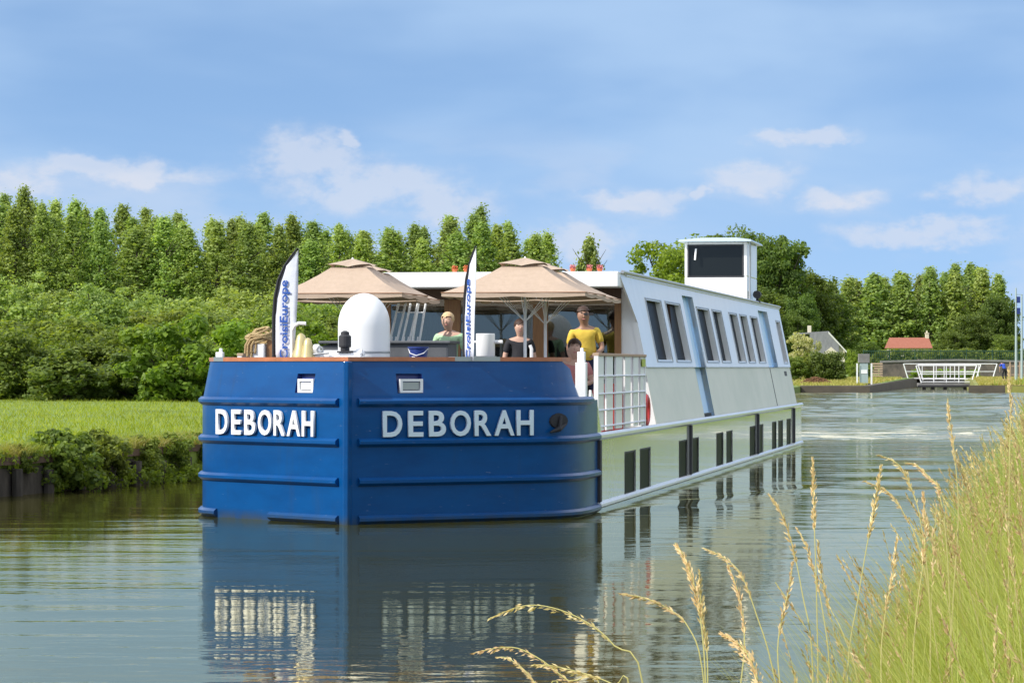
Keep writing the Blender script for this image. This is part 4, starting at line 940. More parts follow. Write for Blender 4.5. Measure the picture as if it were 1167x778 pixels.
person('dark haired person in a rose top seated by the end of the bulwark', W(1.93, 5.75, 1.0), FACE + .2, 1.75, pose=sit, hair='brownhair', top='rose', legs='navycloth', hair_long=True)

# ------------------------------------------------------------------ vegetation builders
def crown_mesh(name, clumps, leaf, per, m, parent=None, spread=.55, loose=False):
    """clumps: (x, y, z, r). leaves gather on the clumps' outsides, turned outwards"""
    C = np.array(clumps); idx = np.repeat(np.arange(len(C)), per); n = len(idx)
    d = rng.normal(0, 1, (n, 3)); d /= np.linalg.norm(d, axis=1, keepdims=True)
    rad = C[idx, 3] * (1.12 - spread * 1.2 * rng.random(n) ** 1.3)
    if loose: rad = C[idx, 3] * np.abs(rng.normal(0, .95, n))
    d2 = d * np.array([1, 1, 1.25 if loose else .85]); c = C[idx, :3] + d2 * rad[:, None]
    nr = d + rng.normal(0, .55, (n, 3)) + np.array([0, 0, .25])
    V, Q = leaf_quads(c, nr, leaf * (0.6 + .8 * rng.random(n)))
    return fast_mesh(name, V, Q, m, parent)
def poplar(seed, h=24, w=2.6, leaf=.15, per=50, ncl=300, z0=.16, m=L_poplar, top=.5):
    random.seed(seed); root = thing('poplar_tree', 'x', 'tree')
    cl = []
    for i in range(ncl):
        f = random.random() ** .9; z = h * (z0 + (1 - z0) * f)
        prof = (min(1, (f + .12) / .3) ** .6) * (1 - f ** 1.7) ** .8
        a = random.random() * 2 * PI; rr = w * prof * math.sqrt(random.random()) * random.uniform(.75, 1.15)
        cl.append((rr * math.cos(a), rr * math.sin(a), z, random.uniform(.22, .62) * (1.15 - .35 * f) * w / 2.6))
    cl += [(random.uniform(-.3, .3), random.uniform(-.3, .3), h * (.93 + .06 * i / 2), .42 * (1 - i * .3)) for i in range(3)]
    crown_mesh('crown', cl, leaf, per, m, root, loose=True)
    b = MB().tube([(0, 0, -.5), (.1, 0, h * .3), (-.05, .1, h * .65), (0, 0, h * .95)], [.32, .24, .14, .04], 7)
    for i in range(16):
        z = h * random.uniform(.2, .8); a = random.random() * 2 * PI; l = w * .75
        b.tube([(0, 0, z), (l * .5 * math.cos(a), l * .5 * math.sin(a), z + l * .5), (l * math.cos(a), l * math.sin(a), z + l * 1.1)], [.08, .05, .02], 5)
    b.build('trunk', M['bark'], root)
    return root
def round_tree(seed, h=10, w=4, leaf=.2, per=90, ncl=80, base=.18, m=L_dark, name='broadleaf_tree', spread=.55):
    random.seed(seed); root = thing(name, 'x', 'tree'); cl = []
    ch = h * (1 - base) / 2; cz = h * base + ch
    limbs = []
    for i in range(ncl):
        d = Vector((random.gauss(0, 1), random.gauss(0, 1), random.gauss(0, 1))).normalized(); q_ = random.random() ** .4
        lump = 1 + .22 * math.sin(d.x * 5 + seed) * math.cos(d.y * 4 + seed * 2) + .12 * math.sin(d.z * 7 + seed)
        p = Vector((d.x * w * q_ * lump * .8, d.y * w * q_ * lump * .8, cz + d.z * ch * q_ * lump * .88))
        cl.append((p.x, p.y, max(p.z, .3), w * random.uniform(.08, .24)))
        if q_ > .85 and len(limbs) < 14: limbs.append(p)
    crown_mesh('crown', cl, leaf, per, m, root, spread)
    b = MB().tube([(0, 0, -.5), (w * .02, 0, h * .25), (0, w * .02, h * .55)], [w * .07, w * .055, w * .03], 8)
    for p in limbs: b.tube([(0, 0, h * .28), (p.x * .5, p.y * .5, (h * .3 + p.z) / 2 + .05 * h), (p.x * .9, p.y * .9, p.z)], [w * .03, w * .02, w * .006], 5)
    b.build('trunk', M['bark'], root); return root
def place(proto, used, loc, s=(1, 1, 1), rz=0, label='', group=None):
    if proto.name not in used:
        used.add(proto.name); proto.location = loc; proto.scale = s; proto.rotation_euler = (0, 0, rz); proto['label'] = label
        if group: proto['group'] = group
        return proto
    return dup(proto, loc, rz, s, label, group)
used = set()

ORD = ['first', 'second', 'third', 'fourth', 'fifth', 'sixth', 'seventh', 'eighth', 'ninth', 'tenth', 'eleventh', 'twelfth', 'thirteenth', 'fourteenth', 'fifteenth', 'sixteenth', 'seventeenth', 'eighteenth', 'nineteenth', 'twentieth', 'twenty-first', 'twenty-second', 'twenty-third', 'twenty-fourth', 'twenty-fifth', 'twenty-sixth', 'twenty-seventh', 'twenty-eighth']
# poplar plantation along the far side, about 400 m away
pops = [poplar(s, h=24, w=3.0) for s in (11, 12, 13, 14, 15)]
sky_x = [0, 30, 60, 110, 150, 190, 225, 260, 300, 350, 400, 440, 480, 520, 545, 575, 605, 628]
sky_y = [236, 222, 238, 236, 244, 246, 256, 258, 254, 258, 256, 262, 258, 254, 246, 262, 272, 270]
k_ = 0
for row, (D, dx, dy, dens) in enumerate(((385, 0, 9, 33), (400, 17, 0, 30), (420, 8, -1, 34))):
    x = (-15 if row == 0 else -110) + dx; n_row = 0
    while x < 640:
        xx = x + random.uniform(-7, 7); yt = float(np.interp(xx, sky_x, sky_y)) + dy + random.uniform(-12, 9)
        if row: yt += 3
        top = at(xx, yt, D).z; hh = top - .85
        pr = pops[k_ % 5]; k_ += 1
        if row == 0: lb = '%s poplar from the left in the plantation front row' % ORD[n_row]; n_row += 1
        elif xx < 210: lb = 'tall poplar in the rear rows of the plantation above the grass bank'
        elif xx < 470: lb = 'tall poplar in the rear rows of the plantation above the first parasol'
        else: lb = 'tall poplar in the rear rows of the plantation above the large parasol'
        p0 = at(xx, 418, D)
        place(pr, used, (p0.x, D, .82), (random.uniform(1.0, 1.7), random.uniform(1.0, 1.5), hh / 24), random.random() * 6.28, lb, 'poplars of the plantation beyond the far bank')
        x += dens
# middle layer of shorter trees
mids = [round_tree(s, h=9, w=3.4, leaf=.12, per=70, ncl=220, base=.05, m=L_poplar) for s in (31, 32, 33)]
for i, (x, D, yt) in enumerate(((-30, 215, 330), (18, 205, 312), (62, 215, 325), (112, 200, 318), (160, 212, 330), (215, 205, 335), (262, 212, 322), (318, 205, 330), (372, 215, 335), (430, 212, 330), (490, 215, 330), (545, 215, 335))):
    p0 = at(x, yt, D); hh = p0.z - .8
    place(mids[i % 3], used, (p0.x, D, .8), (1.05, 1.05, hh / 9), i * 1.3, '%s rounded young tree standing before the poplar plantation' % ORD[i], 'young trees before the poplars')
# shrubs at the back of the grass bank
bush = [round_tree(s, h=3.4, w=1.7, leaf=.06, per=110, ncl=160, base=.02, m=L_bush, name='bank_shrub', spread=.5) for s in (41, 42, 43)]
dbush = round_tree(44, h=3.2, w=1.7, leaf=.08, per=120, ncl=75, base=.02, m=L_dark, name='bank_shrub', spread=.5)
lbush = round_tree(45, h=3.2, w=1.6, leaf=.085, per=120, ncl=70, base=.02, m=L_light, name='bank_shrub', spread=.5)
spec = [(-25, 104, 375, 0), (12, 103, 372, 0), (45, 106, 385, 1), (72, 101, 395, 3), (98, 105, 378, 2), (128, 107, 392, 0), (150, 103, 400, 3), (172, 106, 374, 4), (196, 101, 362, 4), (212, 104, 388, 3), (240, 106, 374, 1), (268, 103, 368, 4), (298, 105, 372, 0), (325, 104, 366, 4), (352, 105, 358, 4), (378, 107, 360, 1), (410, 110, 352, 2), (445, 112, 360, 0)]
shrub_l = ['mid green', 'broad mid green', 'loose mid green', 'dark green', 'bright yellow-green']
for i, (x, D, yt, ty) in enumerate(spec):
    p0 = at(x, yt, D); z = left_z(p0.x, D); pr = (bush + [dbush, lbush])[ty]
    where = '%s along the back of the grass bank' % ORD[i]
    place(pr, used, (p0.x, D, z - .5), (1.15, 1.15, (p0.z - z + .45) / 3.3), i * 1.7, '%s shrub %s' % (shrub_l[ty], where), 'shrubs along the back of the grass bank')
# second, higher shrub row
for i, (x, D, yt, ty) in enumerate(((-10, 122, 352, 1), (38, 124, 362, 0), (85, 120, 358, 2), (140, 125, 362, 1), (185, 124, 350, 0), (232, 122, 352, 2), (290, 124, 356, 0), (335, 126, 345, 1), (395, 126, 350, 2))):
    p0 = at(x, yt, D); z = .85
    place(bush[ty], used, (p0.x, D, z), (1.5, 1.5, (p0.z - z) / 3.3), i * 2.1, '%s tall shrub of the row behind the bank shrubs' % ORD[i], 'tall shrubs of the second row')
# trees standing apart behind the barge
t = poplar(51, h=14, w=3.0, leaf=.19, per=90, ncl=150, z0=.1); t.name = 'single_tree'; p0 = at(672, 275, 330); t.location = (p0.x, 330, .8); t.scale = (.85, .85, (p0.z - .8) / 14)
t['label'] = 'lone pointed tree in the sky gap between the parasol and the wheelhouse'
t = round_tree(52, h=14, w=7.5, leaf=.2, per=120, ncl=260, base=.1, m=L_light, name='broadleaf_tree'); p0 = at(770, 276, 320); t.location = (p0.x + .5, 320, .8); t.scale = (1, 1, (p0.z - .8) / 14)
t['label'] = 'bright green rounded tree behind the roof left of the wheelhouse'
big = [round_tree(s, h=18, w=6, leaf=.19, per=130, ncl=230, base=.08, m=L_dark, name='broadleaf_tree') for s in (53, 54)]
for i, (x, yt, D, w, lb) in enumerate(((838, 250, 340, .95, 'tall dark tree rising directly behind the wheelhouse'), (880, 256, 335, .85, 'tall dark tree just right of the wheelhouse'), (915, 300, 345, .85, 'dark tree sloping down from the wheelhouse towards the house'), (938, 322, 350, .8, 'lowest of the dark trees above the grey gabled house'), (865, 320, 330, .8, 'dark tree low behind the stern recess of the barge'))):
    p0 = at(x, yt, D); s_ = (w, w, (p0.z - .8) / 18)
    place(big[i % 2], used, (p0.x, D, .8), s_, i * 1.1, lb, None)
# wood behind the lock
bk = [poplar(s, h=17, w=2.6, leaf=.19, per=46, ncl=290, z0=.06, m=L_back) for s in (61, 62, 63)]
bx = [945, 975, 1010, 1050, 1100, 1125, 1146]; by = [320, 318, 314, 312, 306, 304, 318]
j = 0; jn = 0
for D, dx in ((470, 0), (490, 14), (520, 6)):
    x = 935 + dx
    while x < 1150 - (8 if D < 500 else 0):
        yt = float(np.interp(x, bx, by)) + random.uniform(-4, 6); p0 = at(x, yt, D)
        place(bk[j % 3], used, (p0.x, D, .8), (random.uniform(1.1, 1.7), 1.3, (p0.z - .8) / 17), j * 1.7, ('%s tall pale tree of the front row behind the lock' % ORD[jn]) if D == 470 else 'tall pale green tree in the rear rows of the wood behind the lock', 'trees of the wood behind the lock'); j += 1; jn += (D == 470)
        x += random.uniform(24, 32)
for i, (x, yt, D, w, lb) in enumerate(((1110, 352, 400, .62, 'round dark tree before the wood, above the white lock railings'), (1140, 330, 410, .55, 'tall dark tree at the right end of the wood beside the grey masts'), (1085, 372, 395, .45, 'small dark tree before the wood, right of the tiled roof'), (1148, 378, 380, .42, 'low dark tree behind the person in blue'), (982, 385, 400, .5, 'dark tree between the grey gabled house and the tiled roof'), (1035, 375, 470, .5, 'dark bushy tree directly behind the red tiled roof'))):
    p0 = at(x, yt, D); place(big[i % 2], used, (p0.x, D, .8), (w, w, (p0.z - .8) / 18), i * 2.3 + .5, lb, None)
# unseen trees added for the cream hull to mirror, on the near side of the canal far right
for i, (x, y, h_) in enumerate(((62, 150, 9), (70, 175, 11), (80, 205, 10), (88, 235, 12), (97, 262, 11), (58, 128, 7), (50, 105, 6))):
    place(big[i % 2], used, (x, y, .6), (.75, .75, h_ / 18), i * 1.9, 'broad unseen tree added on the near bank for the hull to mirror', 'unseen added trees of the near bank')

# ------------------------------------------------------------------ lock, houses and what stands there
def box_thing(): pass
# canal-side hedge, blossom shrubs, heap
hg = thing('hedge', 'clipped dark green hedge in front of the grey gabled house', 'hedge', at(943, 437, 262).xy.to_3d() + Vector((0, 0, .75)))
cl = [(random.uniform(-1.25, 1.25), random.uniform(-.6, .6), random.uniform(.2, 2.2), .45) for _ in range(90)]
crown_mesh('foliage', cl, .09, 110, L_dark, hg)
MB().tube([(0, 0, -.2), (0, 0, 1.8)], .08).build('trunk', M['bark'], hg)
bb = [round_tree(71, h=3.6, w=1.6, leaf=.10, per=90, ncl=70, base=.02, m=L_bloom, name='blossom_shrub')]
for i, (x, yt, D, w, lb) in enumerate(((912, 382, 268, .95, 'pale flowering shrub beside the stern of the barge'), (926, 388, 275, .7, 'pale flowering shrub touching the grey roof'), (972, 398, 285, .55, 'small yellow-green shrub right of the clipped hedge'))):
    p0 = at(x, yt, D); place(bb[0] if i < 2 else lbush, used, (p0.x, D, .75), (w, w, (p0.z - .75) / 3.5), i * 2.0, lb, None)
for i, (x, yt, D) in enumerate(((905, 405, 262), (922, 402, 264), (982, 412, 280), (915, 330, 325), (905, 350, 322))):
    p0 = at(x, yt, D); place(bush[i % 3] if i < 3 else big[i % 2], used, (p0.x, D, .7), ((.8, .8, (p0.z - .7) / 3.3) if i < 3 else (.4, .4, (p0.z - .7) / 18)), i * 1.3,
        ['green shrub low against the barge stern', 'green shrub beside the clipped hedge', 'green shrub behind the lock cabinet', 'leafy tree behind the blossom shrubs', 'leafy tree close above the barge stern'][i], None)
hp = thing('brushwood_heap', 'heap of brown brushwood in front of the clipped hedge', 'heap', at(930, 440, 245).xy.to_3d() + Vector((0, 0, .6)))
b = MB()
for i in range(260):
    a = random.random() * 6.28; r = random.random() ** .6; x, y = r * 1.3 * math.cos(a), r * .8 * math.sin(a); z = .55 * (1 - r) * random.random() + .05
    d = Vector((random.gauss(0, 1), random.gauss(0, 1), random.gauss(0, .35))).normalized() * .28
    b.tube([(x - d.x, y - d.y, z - d.z * .5), (x, y, z + .06), (x + d.x, y + d.y, z + d.z * .5)], .022, 4)
b.build('twigs', M['heap'], hp)

# grey gabled house
p0 = at(945, 418, 300); hs = thing('gabled_house', 'house with grey slate roof and cream gable behind the clipped hedge', 'house', (p0.x, 300, .8), 0); hs.scale = (.8, .8, .88)
MB().hexa([(-1.9, 0, 0), (1.9, 0, 0), (1.9, 0, 3.0), (-.1, 0, 5.0), (-1.9, 0, 3.0)], [(-1.9, 9, 0), (1.9, 9, 0), (1.9, 9, 3.0), (-.1, 9, 5.0), (-1.9, 9, 3.0)]).build('wall', M['render'], hs)
MB().hexa([(-.1, -.25, 5.05), (2.35, -.25, 2.62), (2.35, -.25, 2.78), (-.1, -.25, 5.25)], [(-.1, 9.2, 5.05), (2.35, 9.2, 2.62), (2.35, 9.2, 2.78), (-.1, 9.2, 5.25)]).hexa([(-.1, -.25, 5.05), (-3.6, -.25, 4.9), (-3.6, -.25, 5.05), (-.1, -.25, 5.25)], [(-.1, 9.2, 5.05), (-3.6, 9.2, 4.9), (-3.6, 9.2, 5.05), (-.1, 9.2, 5.25)]).build('roof', M['slate'], hs)
MB().hexa([(-2.4, -.3, 2.7), (1.15, -.3, 2.7), (1.15, -.3, 3.7), (-.1, -.3, 5.1), (-2.4, -.3, 5.0)], [(-2.4, -.2, 2.7), (1.15, -.2, 2.7), (1.15, -.2, 3.7), (-.1, -.2, 5.1), (-2.4, -.2, 5.0)]).build('slate_cladding', M['slate'], hs)
MB().hexa([(-.12, -.36, 4.98), (2.4, -.36, 2.52), (2.4, -.36, 2.72), (-.12, -.36, 5.2)], [(-.12, -.27, 4.98), (2.4, -.27, 2.52), (2.4, -.27, 2.72), (-.12, -.27, 5.2)]).build('barge_board', M['board'], hs)
MB().hexa([(-.6, -.38, 0), (.95, -.38, 0), (.95, -.38, 2.9), (.2, -.38, 3.5), (-.6, -.38, 2.9)], [(-.6, -.31, 0), (.95, -.31, 0), (.95, -.31, 2.9), (.2, -.31, 3.5), (-.6, -.31, 2.9)]).build('gable', M['render'], hs)
MB().box(-2.3, -1.9, 3, 3.6, 5.0, 5.9).build('chimney', M['render'], hs)
# red tiled house
p0 = at(1038, 418, 420); hs = thing('tiled_house', 'low house with red tiled roof and a chimney in front of the wood', 'house', (p0.x, 420, .8))
MB().box(-2.7, 2.7, 0, 5, 0, 3.75).build('wall', M['render'], hs)
MB().hexa([(-2.95, -.4, 3.7), (2.95, -.4, 3.7), (2.95, 5.4, 3.7), (-2.95, 5.4, 3.7)], [(-2.6, 2.2, 5.15), (2.75, 2.2, 5.15), (2.75, 2.8, 5.15), (-2.6, 2.8, 5.15)]).build('roof', M['tile'], hs)
MB().box(2.3, 2.75, 2.0, 2.6, 4.6, 5.7).box(2.25, 2.8, 1.95, 2.65, 5.7, 5.8).box(2.4, 2.6, 2.2, 2.4, 5.8, 6.1).build('chimney', M['render'], hs)
MB().box(-1.5, -.7, -.02, .05, 1.4, 2.6).build('window', M['glass'], hs)

# bridge / lock wall with coping, green mesh fence
w0 = at(1004, 418, 305)
lw = thing('lock_wall', 'dark stone wall with pale coping behind the white lock railings', 'wall', (0, 0, 0))
xs_ = [at(x, 418, 305).x for x in (1004, 1050, 1095, 1160, 1230)]; zt = [at(x, y, 305).z for x, y in ((1004, 411), (1050, 409.5), (1095, 409), (1160, 410.5), (1230, 412))]
b = MB(); c_ = MB()
for i in range(4):
    b.hexa([(xs_[i], 305, .3), (xs_[i + 1], 305, .3), (xs_[i + 1], 305.8, .3), (xs_[i], 305.8, .3)], [(xs_[i], 305, zt[i] - .2), (xs_[i + 1], 305, zt[i + 1] - .2), (xs_[i + 1], 305.8, zt[i + 1] - .2), (xs_[i], 305.8, zt[i] - .2)])
    c_.hexa([(xs_[i], 304.9, zt[i] - .2), (xs_[i + 1], 304.9, zt[i + 1] - .2), (xs_[i + 1], 305.9, zt[i + 1] - .2), (xs_[i], 305.9, zt[i] - .2)], [(xs_[i], 304.9, zt[i]), (xs_[i + 1], 304.9, zt[i + 1]), (xs_[i + 1], 305.9, zt[i + 1]), (xs_[i], 305.9, zt[i])])
b.build('wall_face', M['darkwall'], lw); c_.build('coping', M['concrete'], lw)
fn = thing('mesh_fence', 'dark green mesh fence running above the lock wall', 'fence')
fa, fb = at(984, 418, 312).x, at(1190, 418, 312).x
nw = MB()
for k in range(90):
    x = fa + (fb - fa) * k / 89; nw.tube([(x, 312, .8), (x, 312, 3.55)], .018, 4)
for z in np.arange(1.2, 3.5, .16): nw.tube([(fa, 312, z), (fb, 312, z)], .018, 4)
nw.build('mesh_panel', M['greennet'], fn)
MB().tube([(fa, 312, 3.55), (fb, 312, 3.55)], .05, 6).build('top_rail', M['greennet'], fn)
for k in range(8):
    x = fa + (fb - fa) * k / 7; MB().tube([(x, 312, .8), (x, 312, 3.7)], .05, 6).build('fence_post', M['greennet'], fn)
hg2 = thing('hedge', 'long green hedge between the mesh fence and the red tiled roof', 'hedge', (at(1075, 0, 325).x, 325, .8))
cl = [(random.uniform(-7.6, 9.0), random.uniform(-.6, .6), random.uniform(.3, 2.75), .45) for _ in range(260)]
crown_mesh('foliage', cl, .13, 60, L_bush, hg2)
MB().tube([(-7, 0, .1), (9, 0, .1)], .06).build('trunk', M['bark'], hg2)
# stacked pale beams at the left end of the wall
sb = thing('beam_stack', 'stack of pale reddish beams at the end of the lock wall', 'stack', (at(1000, 418, 290).x, 290, .75))
for k in range(7): MB().box(-.55, .45, -.3, .3, .02 + k * .23, .02 + k * .23 + .15).build('beam', M['planks'], sb)
# control cabinet with two white boards
cbx = thing('lock_cabinet', 'glazed control cabinet between two white upright boards on the quay', 'cabinet', (at(985, 418, 240).x, 240, .5))
MB().box(-.5, .5, 0, .7, 0, .12).build('plinth', M['darkline'], cbx)
MB().box(-.42, .42, .05, .65, 1.75, 2.45).build('hood', M['concrete'], cbx)
MB().box(-.3, .3, .1, .6, .12, 1.75).build('cabinet_body', M['greypole'], cbx)
MB().box(-.25, .25, .07, .1, .9, 1.2).build('display', M['pure'], cbx)
for x in (-.56, .56): MB().box(x - .06, x + .06, -.05, .07, 0, 1.7).build('upright_board', M['pure'], cbx)
# white lock railings
def gate_rail(label, X0, X1, Y, z0, z1, nposts, flare=True, Y1=None):
    t = thing('lock_railing', label, 'railing', (X0, Y, z0), 0, 'white railings of the lock'); Lx = X1 - X0; h_ = z1 - z0; dy = (Y1 - Y) if Y1 else 0
    for k, z in enumerate((.08, h_ * .5, h_)):
        e = .45 * (z / h_) if flare else 0
        MB().tube([(-e, 0, z), (Lx + e, dy, z)], .045 if k != 1 else .035, 6).build('rail_bar', M['pure'], t)
    for i in range(nposts):
        f = i / (nposts - 1); e = (-.45 if i == 0 else .45 if i == nposts - 1 else 0) if flare else 0
        MB().tube([(Lx * f, dy * f, 0), (Lx * f + e, dy * f, h_)], .04 if 0 < i < nposts - 1 else .06, 6).build('post', M['pure'], t)
    return t
gate_rail('wide white railing standing along the foot of the lock wall', at(1035, 0, 296).x, at(1131, 0, 296).x, 296, at(0, 432, 296).z, at(0, 414.5, 296).z, 7)
gate_rail('nearest white railing on the footbridge over the lock water', at(1050, 0, 262).x, at(1107, 0, 262).x, 262, at(0, 436, 262).z, at(0, 416.5, 262).z, 5)
gate_rail('middle white railing between the footbridge and the wall', at(1052, 0, 276).x, at(1112, 0, 276).x, 276, at(0, 433, 276).z, at(0, 415.5, 276).z, 6)
fbz = at(0, 436, 262).z
fb_ = thing('lock_footbridge', 'low footbridge on dark piles carrying the nearest white railing', 'footbridge', (at(1047, 0, 262).x, 262, 0))
Lb = at(1110, 0, 262).x - at(1047, 0, 262).x
MB().box(0, Lb, 0, 1.2, fbz - .32, fbz - .02).build('deck_slab', M['concrete'], fb_)
MB().box(-.1, Lb + .1, -.06, 0, fbz - .36, fbz - .2).build('edge_beam', M['darkline'], fb_)
for x in (.5, 1.25, 2.3, 4.0): MB().box(x - .13, x + .13, .2, .6, -.6, fbz - .32).build('pile', M['darkline'], fb_)
# yellowish plants seen through the railings
yp = thing('marsh_plant', 'clump of yellow-green plants seen through the white railings', 'plant', (at(1080, 0, 300).x, 300, .8))
cl = [(random.uniform(-3.6, 3.4), random.uniform(-.3, .3), random.uniform(.1, .75), .3) for _ in range(40)]
crown_mesh('foliage', cl, .09, 60, L_light, yp)
# quay edges
tag(MB().hexa([(21.8, 231.7, -.8), (27.0, 231.7, -.8), (39.5, 299.5, -.8), (38.9, 300, -.8), (26.6, 232.6, -.8), (21.8, 232.6, -.8)], [(21.8, 231.7, .5), (27.0, 231.7, .5), (39.5, 299.5, .84), (38.9, 300, .84), (26.6, 232.6, .52), (21.8, 232.6, .52)]).build('quay_edge', M['quay']), 'stone quay edge beside the lock entrance', kind='structure')
tag(MB().hexa([(34.4, 231.4, -.8), (60, 231.4, -.8), (60, 232.2, -.8), (34.9, 232.2, -.8)], [(34.4, 231.4, .54), (60, 231.4, .54), (60, 232.2, .54), (34.9, 232.2, .54)]).build('quay_edge', M['quay']), 'stone quay edge on the near side of the lock', kind='structure')
# grey masts
for i, (x, yt, D, lb) in enumerate(((1158, 328, 246, 'taller grey mast with blue signal boxes beside the lock'), (1164.5, 336, 250, 'second grey mast standing right of the signal mast'))):
    p0 = at(x, yt, D); t = thing('signal_mast', lb, 'mast', (p0.x, D, .75)); h_ = p0.z - .75
    MB().tube([(0, 0, 0), (0, 0, h_ * .3), (0, 0, h_)], [.12, .10, .06], 8).build('pole', M['greypole'], t)
    MB().box(-.2, .2, -.2, .2, 0, .12).build('base', M['concrete'], t)
    if i == 0:
        MB().tube([(0, 0, h_ * .93), (.55, 0, h_ * .93)], .03, 6).build('bracket', M['greypole'], t)
        for z in (.72, .84): MB().box(.08, .32, -.12, .12, h_ * z, h_ * z + .5).build('signal_box', M['navy'], t)
# timber steps / fence right of the person
t = thing('paling_fence', 'short reddish paling fence at the foot of the masts', 'fence', (at(1158, 0, 255).x, 255, .85))
for k in range(6): MB().box(-.55 + k * .4, -.45 + k * .4, 0, .05, 0, 1.5).build('paling', M['planks'], t)
for z in (.4, 1.1): MB().box(-.6, 2.2, .05, .09, z, z + .08).build('rail', M['planks'], t)
# person in blue, bent over the quay
p0 = at(1145, 433, 244)
person('person in a blue shirt and dark shorts bending forward on the quay', (p0.x, 244, .78), PI + .5, 1.75,
       pose=dict(waist=(0, -.06, 1.08), chest=(0, -.17, 1.28), upchest=(0, -.26, 1.36), neck=(0, -.34, 1.40), head0=(0, -.41, 1.40), head1=(0, -.48, 1.38), head2=(0, -.53, 1.39), shL=(-.18, -.26, 1.34), shR=(.18, -.26, 1.34), elL=(-.22, -.34, 1.08), wrL=(-.16, -.42, .86), elR=(.22, -.34, 1.08), wrR=(.16, -.42, .86), knL=(-.12, -.02, .5), knR=(.16, -.08, .5)), hair='brownhair', top='royal', legs='black')

# ------------------------------------------------------------------ left bank: retaining wall, shrubs over the water, turf
rw = thing('timber_revetment', 'dark timber revetment with rusty cap along the far bank', 'retaining wall')
Yl = np.arange(26, 130, 1.1)
for a, b_, nm, z0, z1, m, o in ((26, 130, 'cap_beam', .47, .58, M['rustcap'], .06), (26, 130, 'back_board', -.8, .42, M['pile'], -.02)):
    ys_ = list(np.arange(a, b_, 4.0)) + [b_]; bb_ = MB()
    for i in range(len(ys_) - 1):
        x0, x1 = interp(ys_[i], LTAB), interp(ys_[i + 1], LTAB)
        bb_.hexa([(x0 + .02, ys_[i], z0), (x0 + o + .05, ys_[i], z0), (x1 + o + .05, ys_[i + 1], z0), (x1 + .02, ys_[i + 1], z0)], [(x0 + .02, ys_[i], z1), (x0 + o + .05, ys_[i], z1), (x1 + o + .05, ys_[i + 1], z1), (x1 + .02, ys_[i + 1], z1)])
    bb_.build(nm, m, rw)
pb = MB()
for Y in Yl[:60]:
    x = interp(Y, LTAB); MB().tube([(x + .13, Y, -.9), (x + .13 + random.uniform(-.02, .02), Y, random.uniform(.36, .44))], .085, 8).build('pile', M['pile'], rw)
ws = round_tree(81, h=1.1, w=.7, leaf=.035, per=110, ncl=80, base=.0, m=L_bush, name='waterside_shrub', spread=.5)
for i, (x, yc, D, s_, hz, lb) in enumerate(((98, 520, 47.5, 1.25, 1.1, 'leafy shrub hanging over the water midway along the far bank'), (132, 522, 49.0, 1.0, .95, 'leafy shrub touching the water just right of the largest waterside shrub'), (40, 515, 46.2, .5, .55, 'small shrub on the revetment above the dark piles'), (168, 520, 50.8, .7, .7, 'low shrub on the bank edge halfway to the bow'), (195, 520, 52, .65, .7, 'small shrub on the bank edge nearest the blue bow'), (212, 522, 53.5, .5, .6, 'low scrub right against the blue bow on the bank edge'))):
    X = interp(D, LTAB) + .05; place(ws, used, (X - .1, D, .62 - .75 * hz + (.0 if i > 1 else .05)), (s_, s_, hz), i * 1.9, lb, None)
# weeds at the foot of the revetment near the bow
cl = []
for k in range(70):
    Y = random.uniform(47, 60); cl.append((interp(Y, LTAB) + random.uniform(.12, .45), Y, random.uniform(.02, .25), .13))
for k in range(190):
    Y = random.uniform(40, 75); dz = random.random() ** 2; lump = math.sin(Y * 1.7) + math.sin(Y * 3.9 + 1)
    if lump < -.5: continue
    cl.append((interp(Y, LTAB) + random.uniform(-.3, .22) , Y, .66 - .42 * dz * max(lump, .2) / 1.2, random.uniform(.07, .17)))
tag(crown_mesh('bank_weeds', cl, .03, 70, L_light), 'weeds and low plants trailing over the revetment edge', kind='stuff')

RX_ = [a for a, b in RTAB]; RV_ = [b for a, b in RTAB]
def blades(name, X, Y, Z, h, w, bend, m, seg=3, parent=None):
    n = len(X); a = rng.random(n) * 2 * PI; dirx, diry = np.cos(a), np.sin(a)
    b2 = rng.random(n) * 2 * PI; bx_, by_ = np.cos(b2) * bend, np.sin(b2) * bend
    V = np.empty((n, (seg + 1) * 2, 3))
    for s in range(seg + 1):
        f = s / seg; ww = w * (1 - f * .92)
        cx = X + bx_ * h * f * f; cy = Y + by_ * h * f * f; cz = Z + h * f * (1 - .25 * bend * f)
        V[:, 2 * s, 0] = cx - dirx * ww; V[:, 2 * s, 1] = cy - diry * ww; V[:, 2 * s, 2] = cz
        V[:, 2 * s + 1, 0] = cx + dirx * ww; V[:, 2 * s + 1, 1] = cy + diry * ww; V[:, 2 * s + 1, 2] = cz
    Q = np.array([[2 * s, 2 * s + 1, 2 * s + 3, 2 * s + 2] for s in range(seg)])
    QQ = (np.arange(n)[:, None, None] * (seg + 1) * 2 + Q[None]).reshape(-1, 4)
    o = fast_mesh(name, V.reshape(-1, 3), QQ, m, parent)
    a = o.data.attributes.new('tip', 'FLOAT', 'POINT'); a.data.foreach_set('value', np.tile(np.repeat(np.arange(seg + 1) / seg, 2), n).astype(np.float32))
    return o
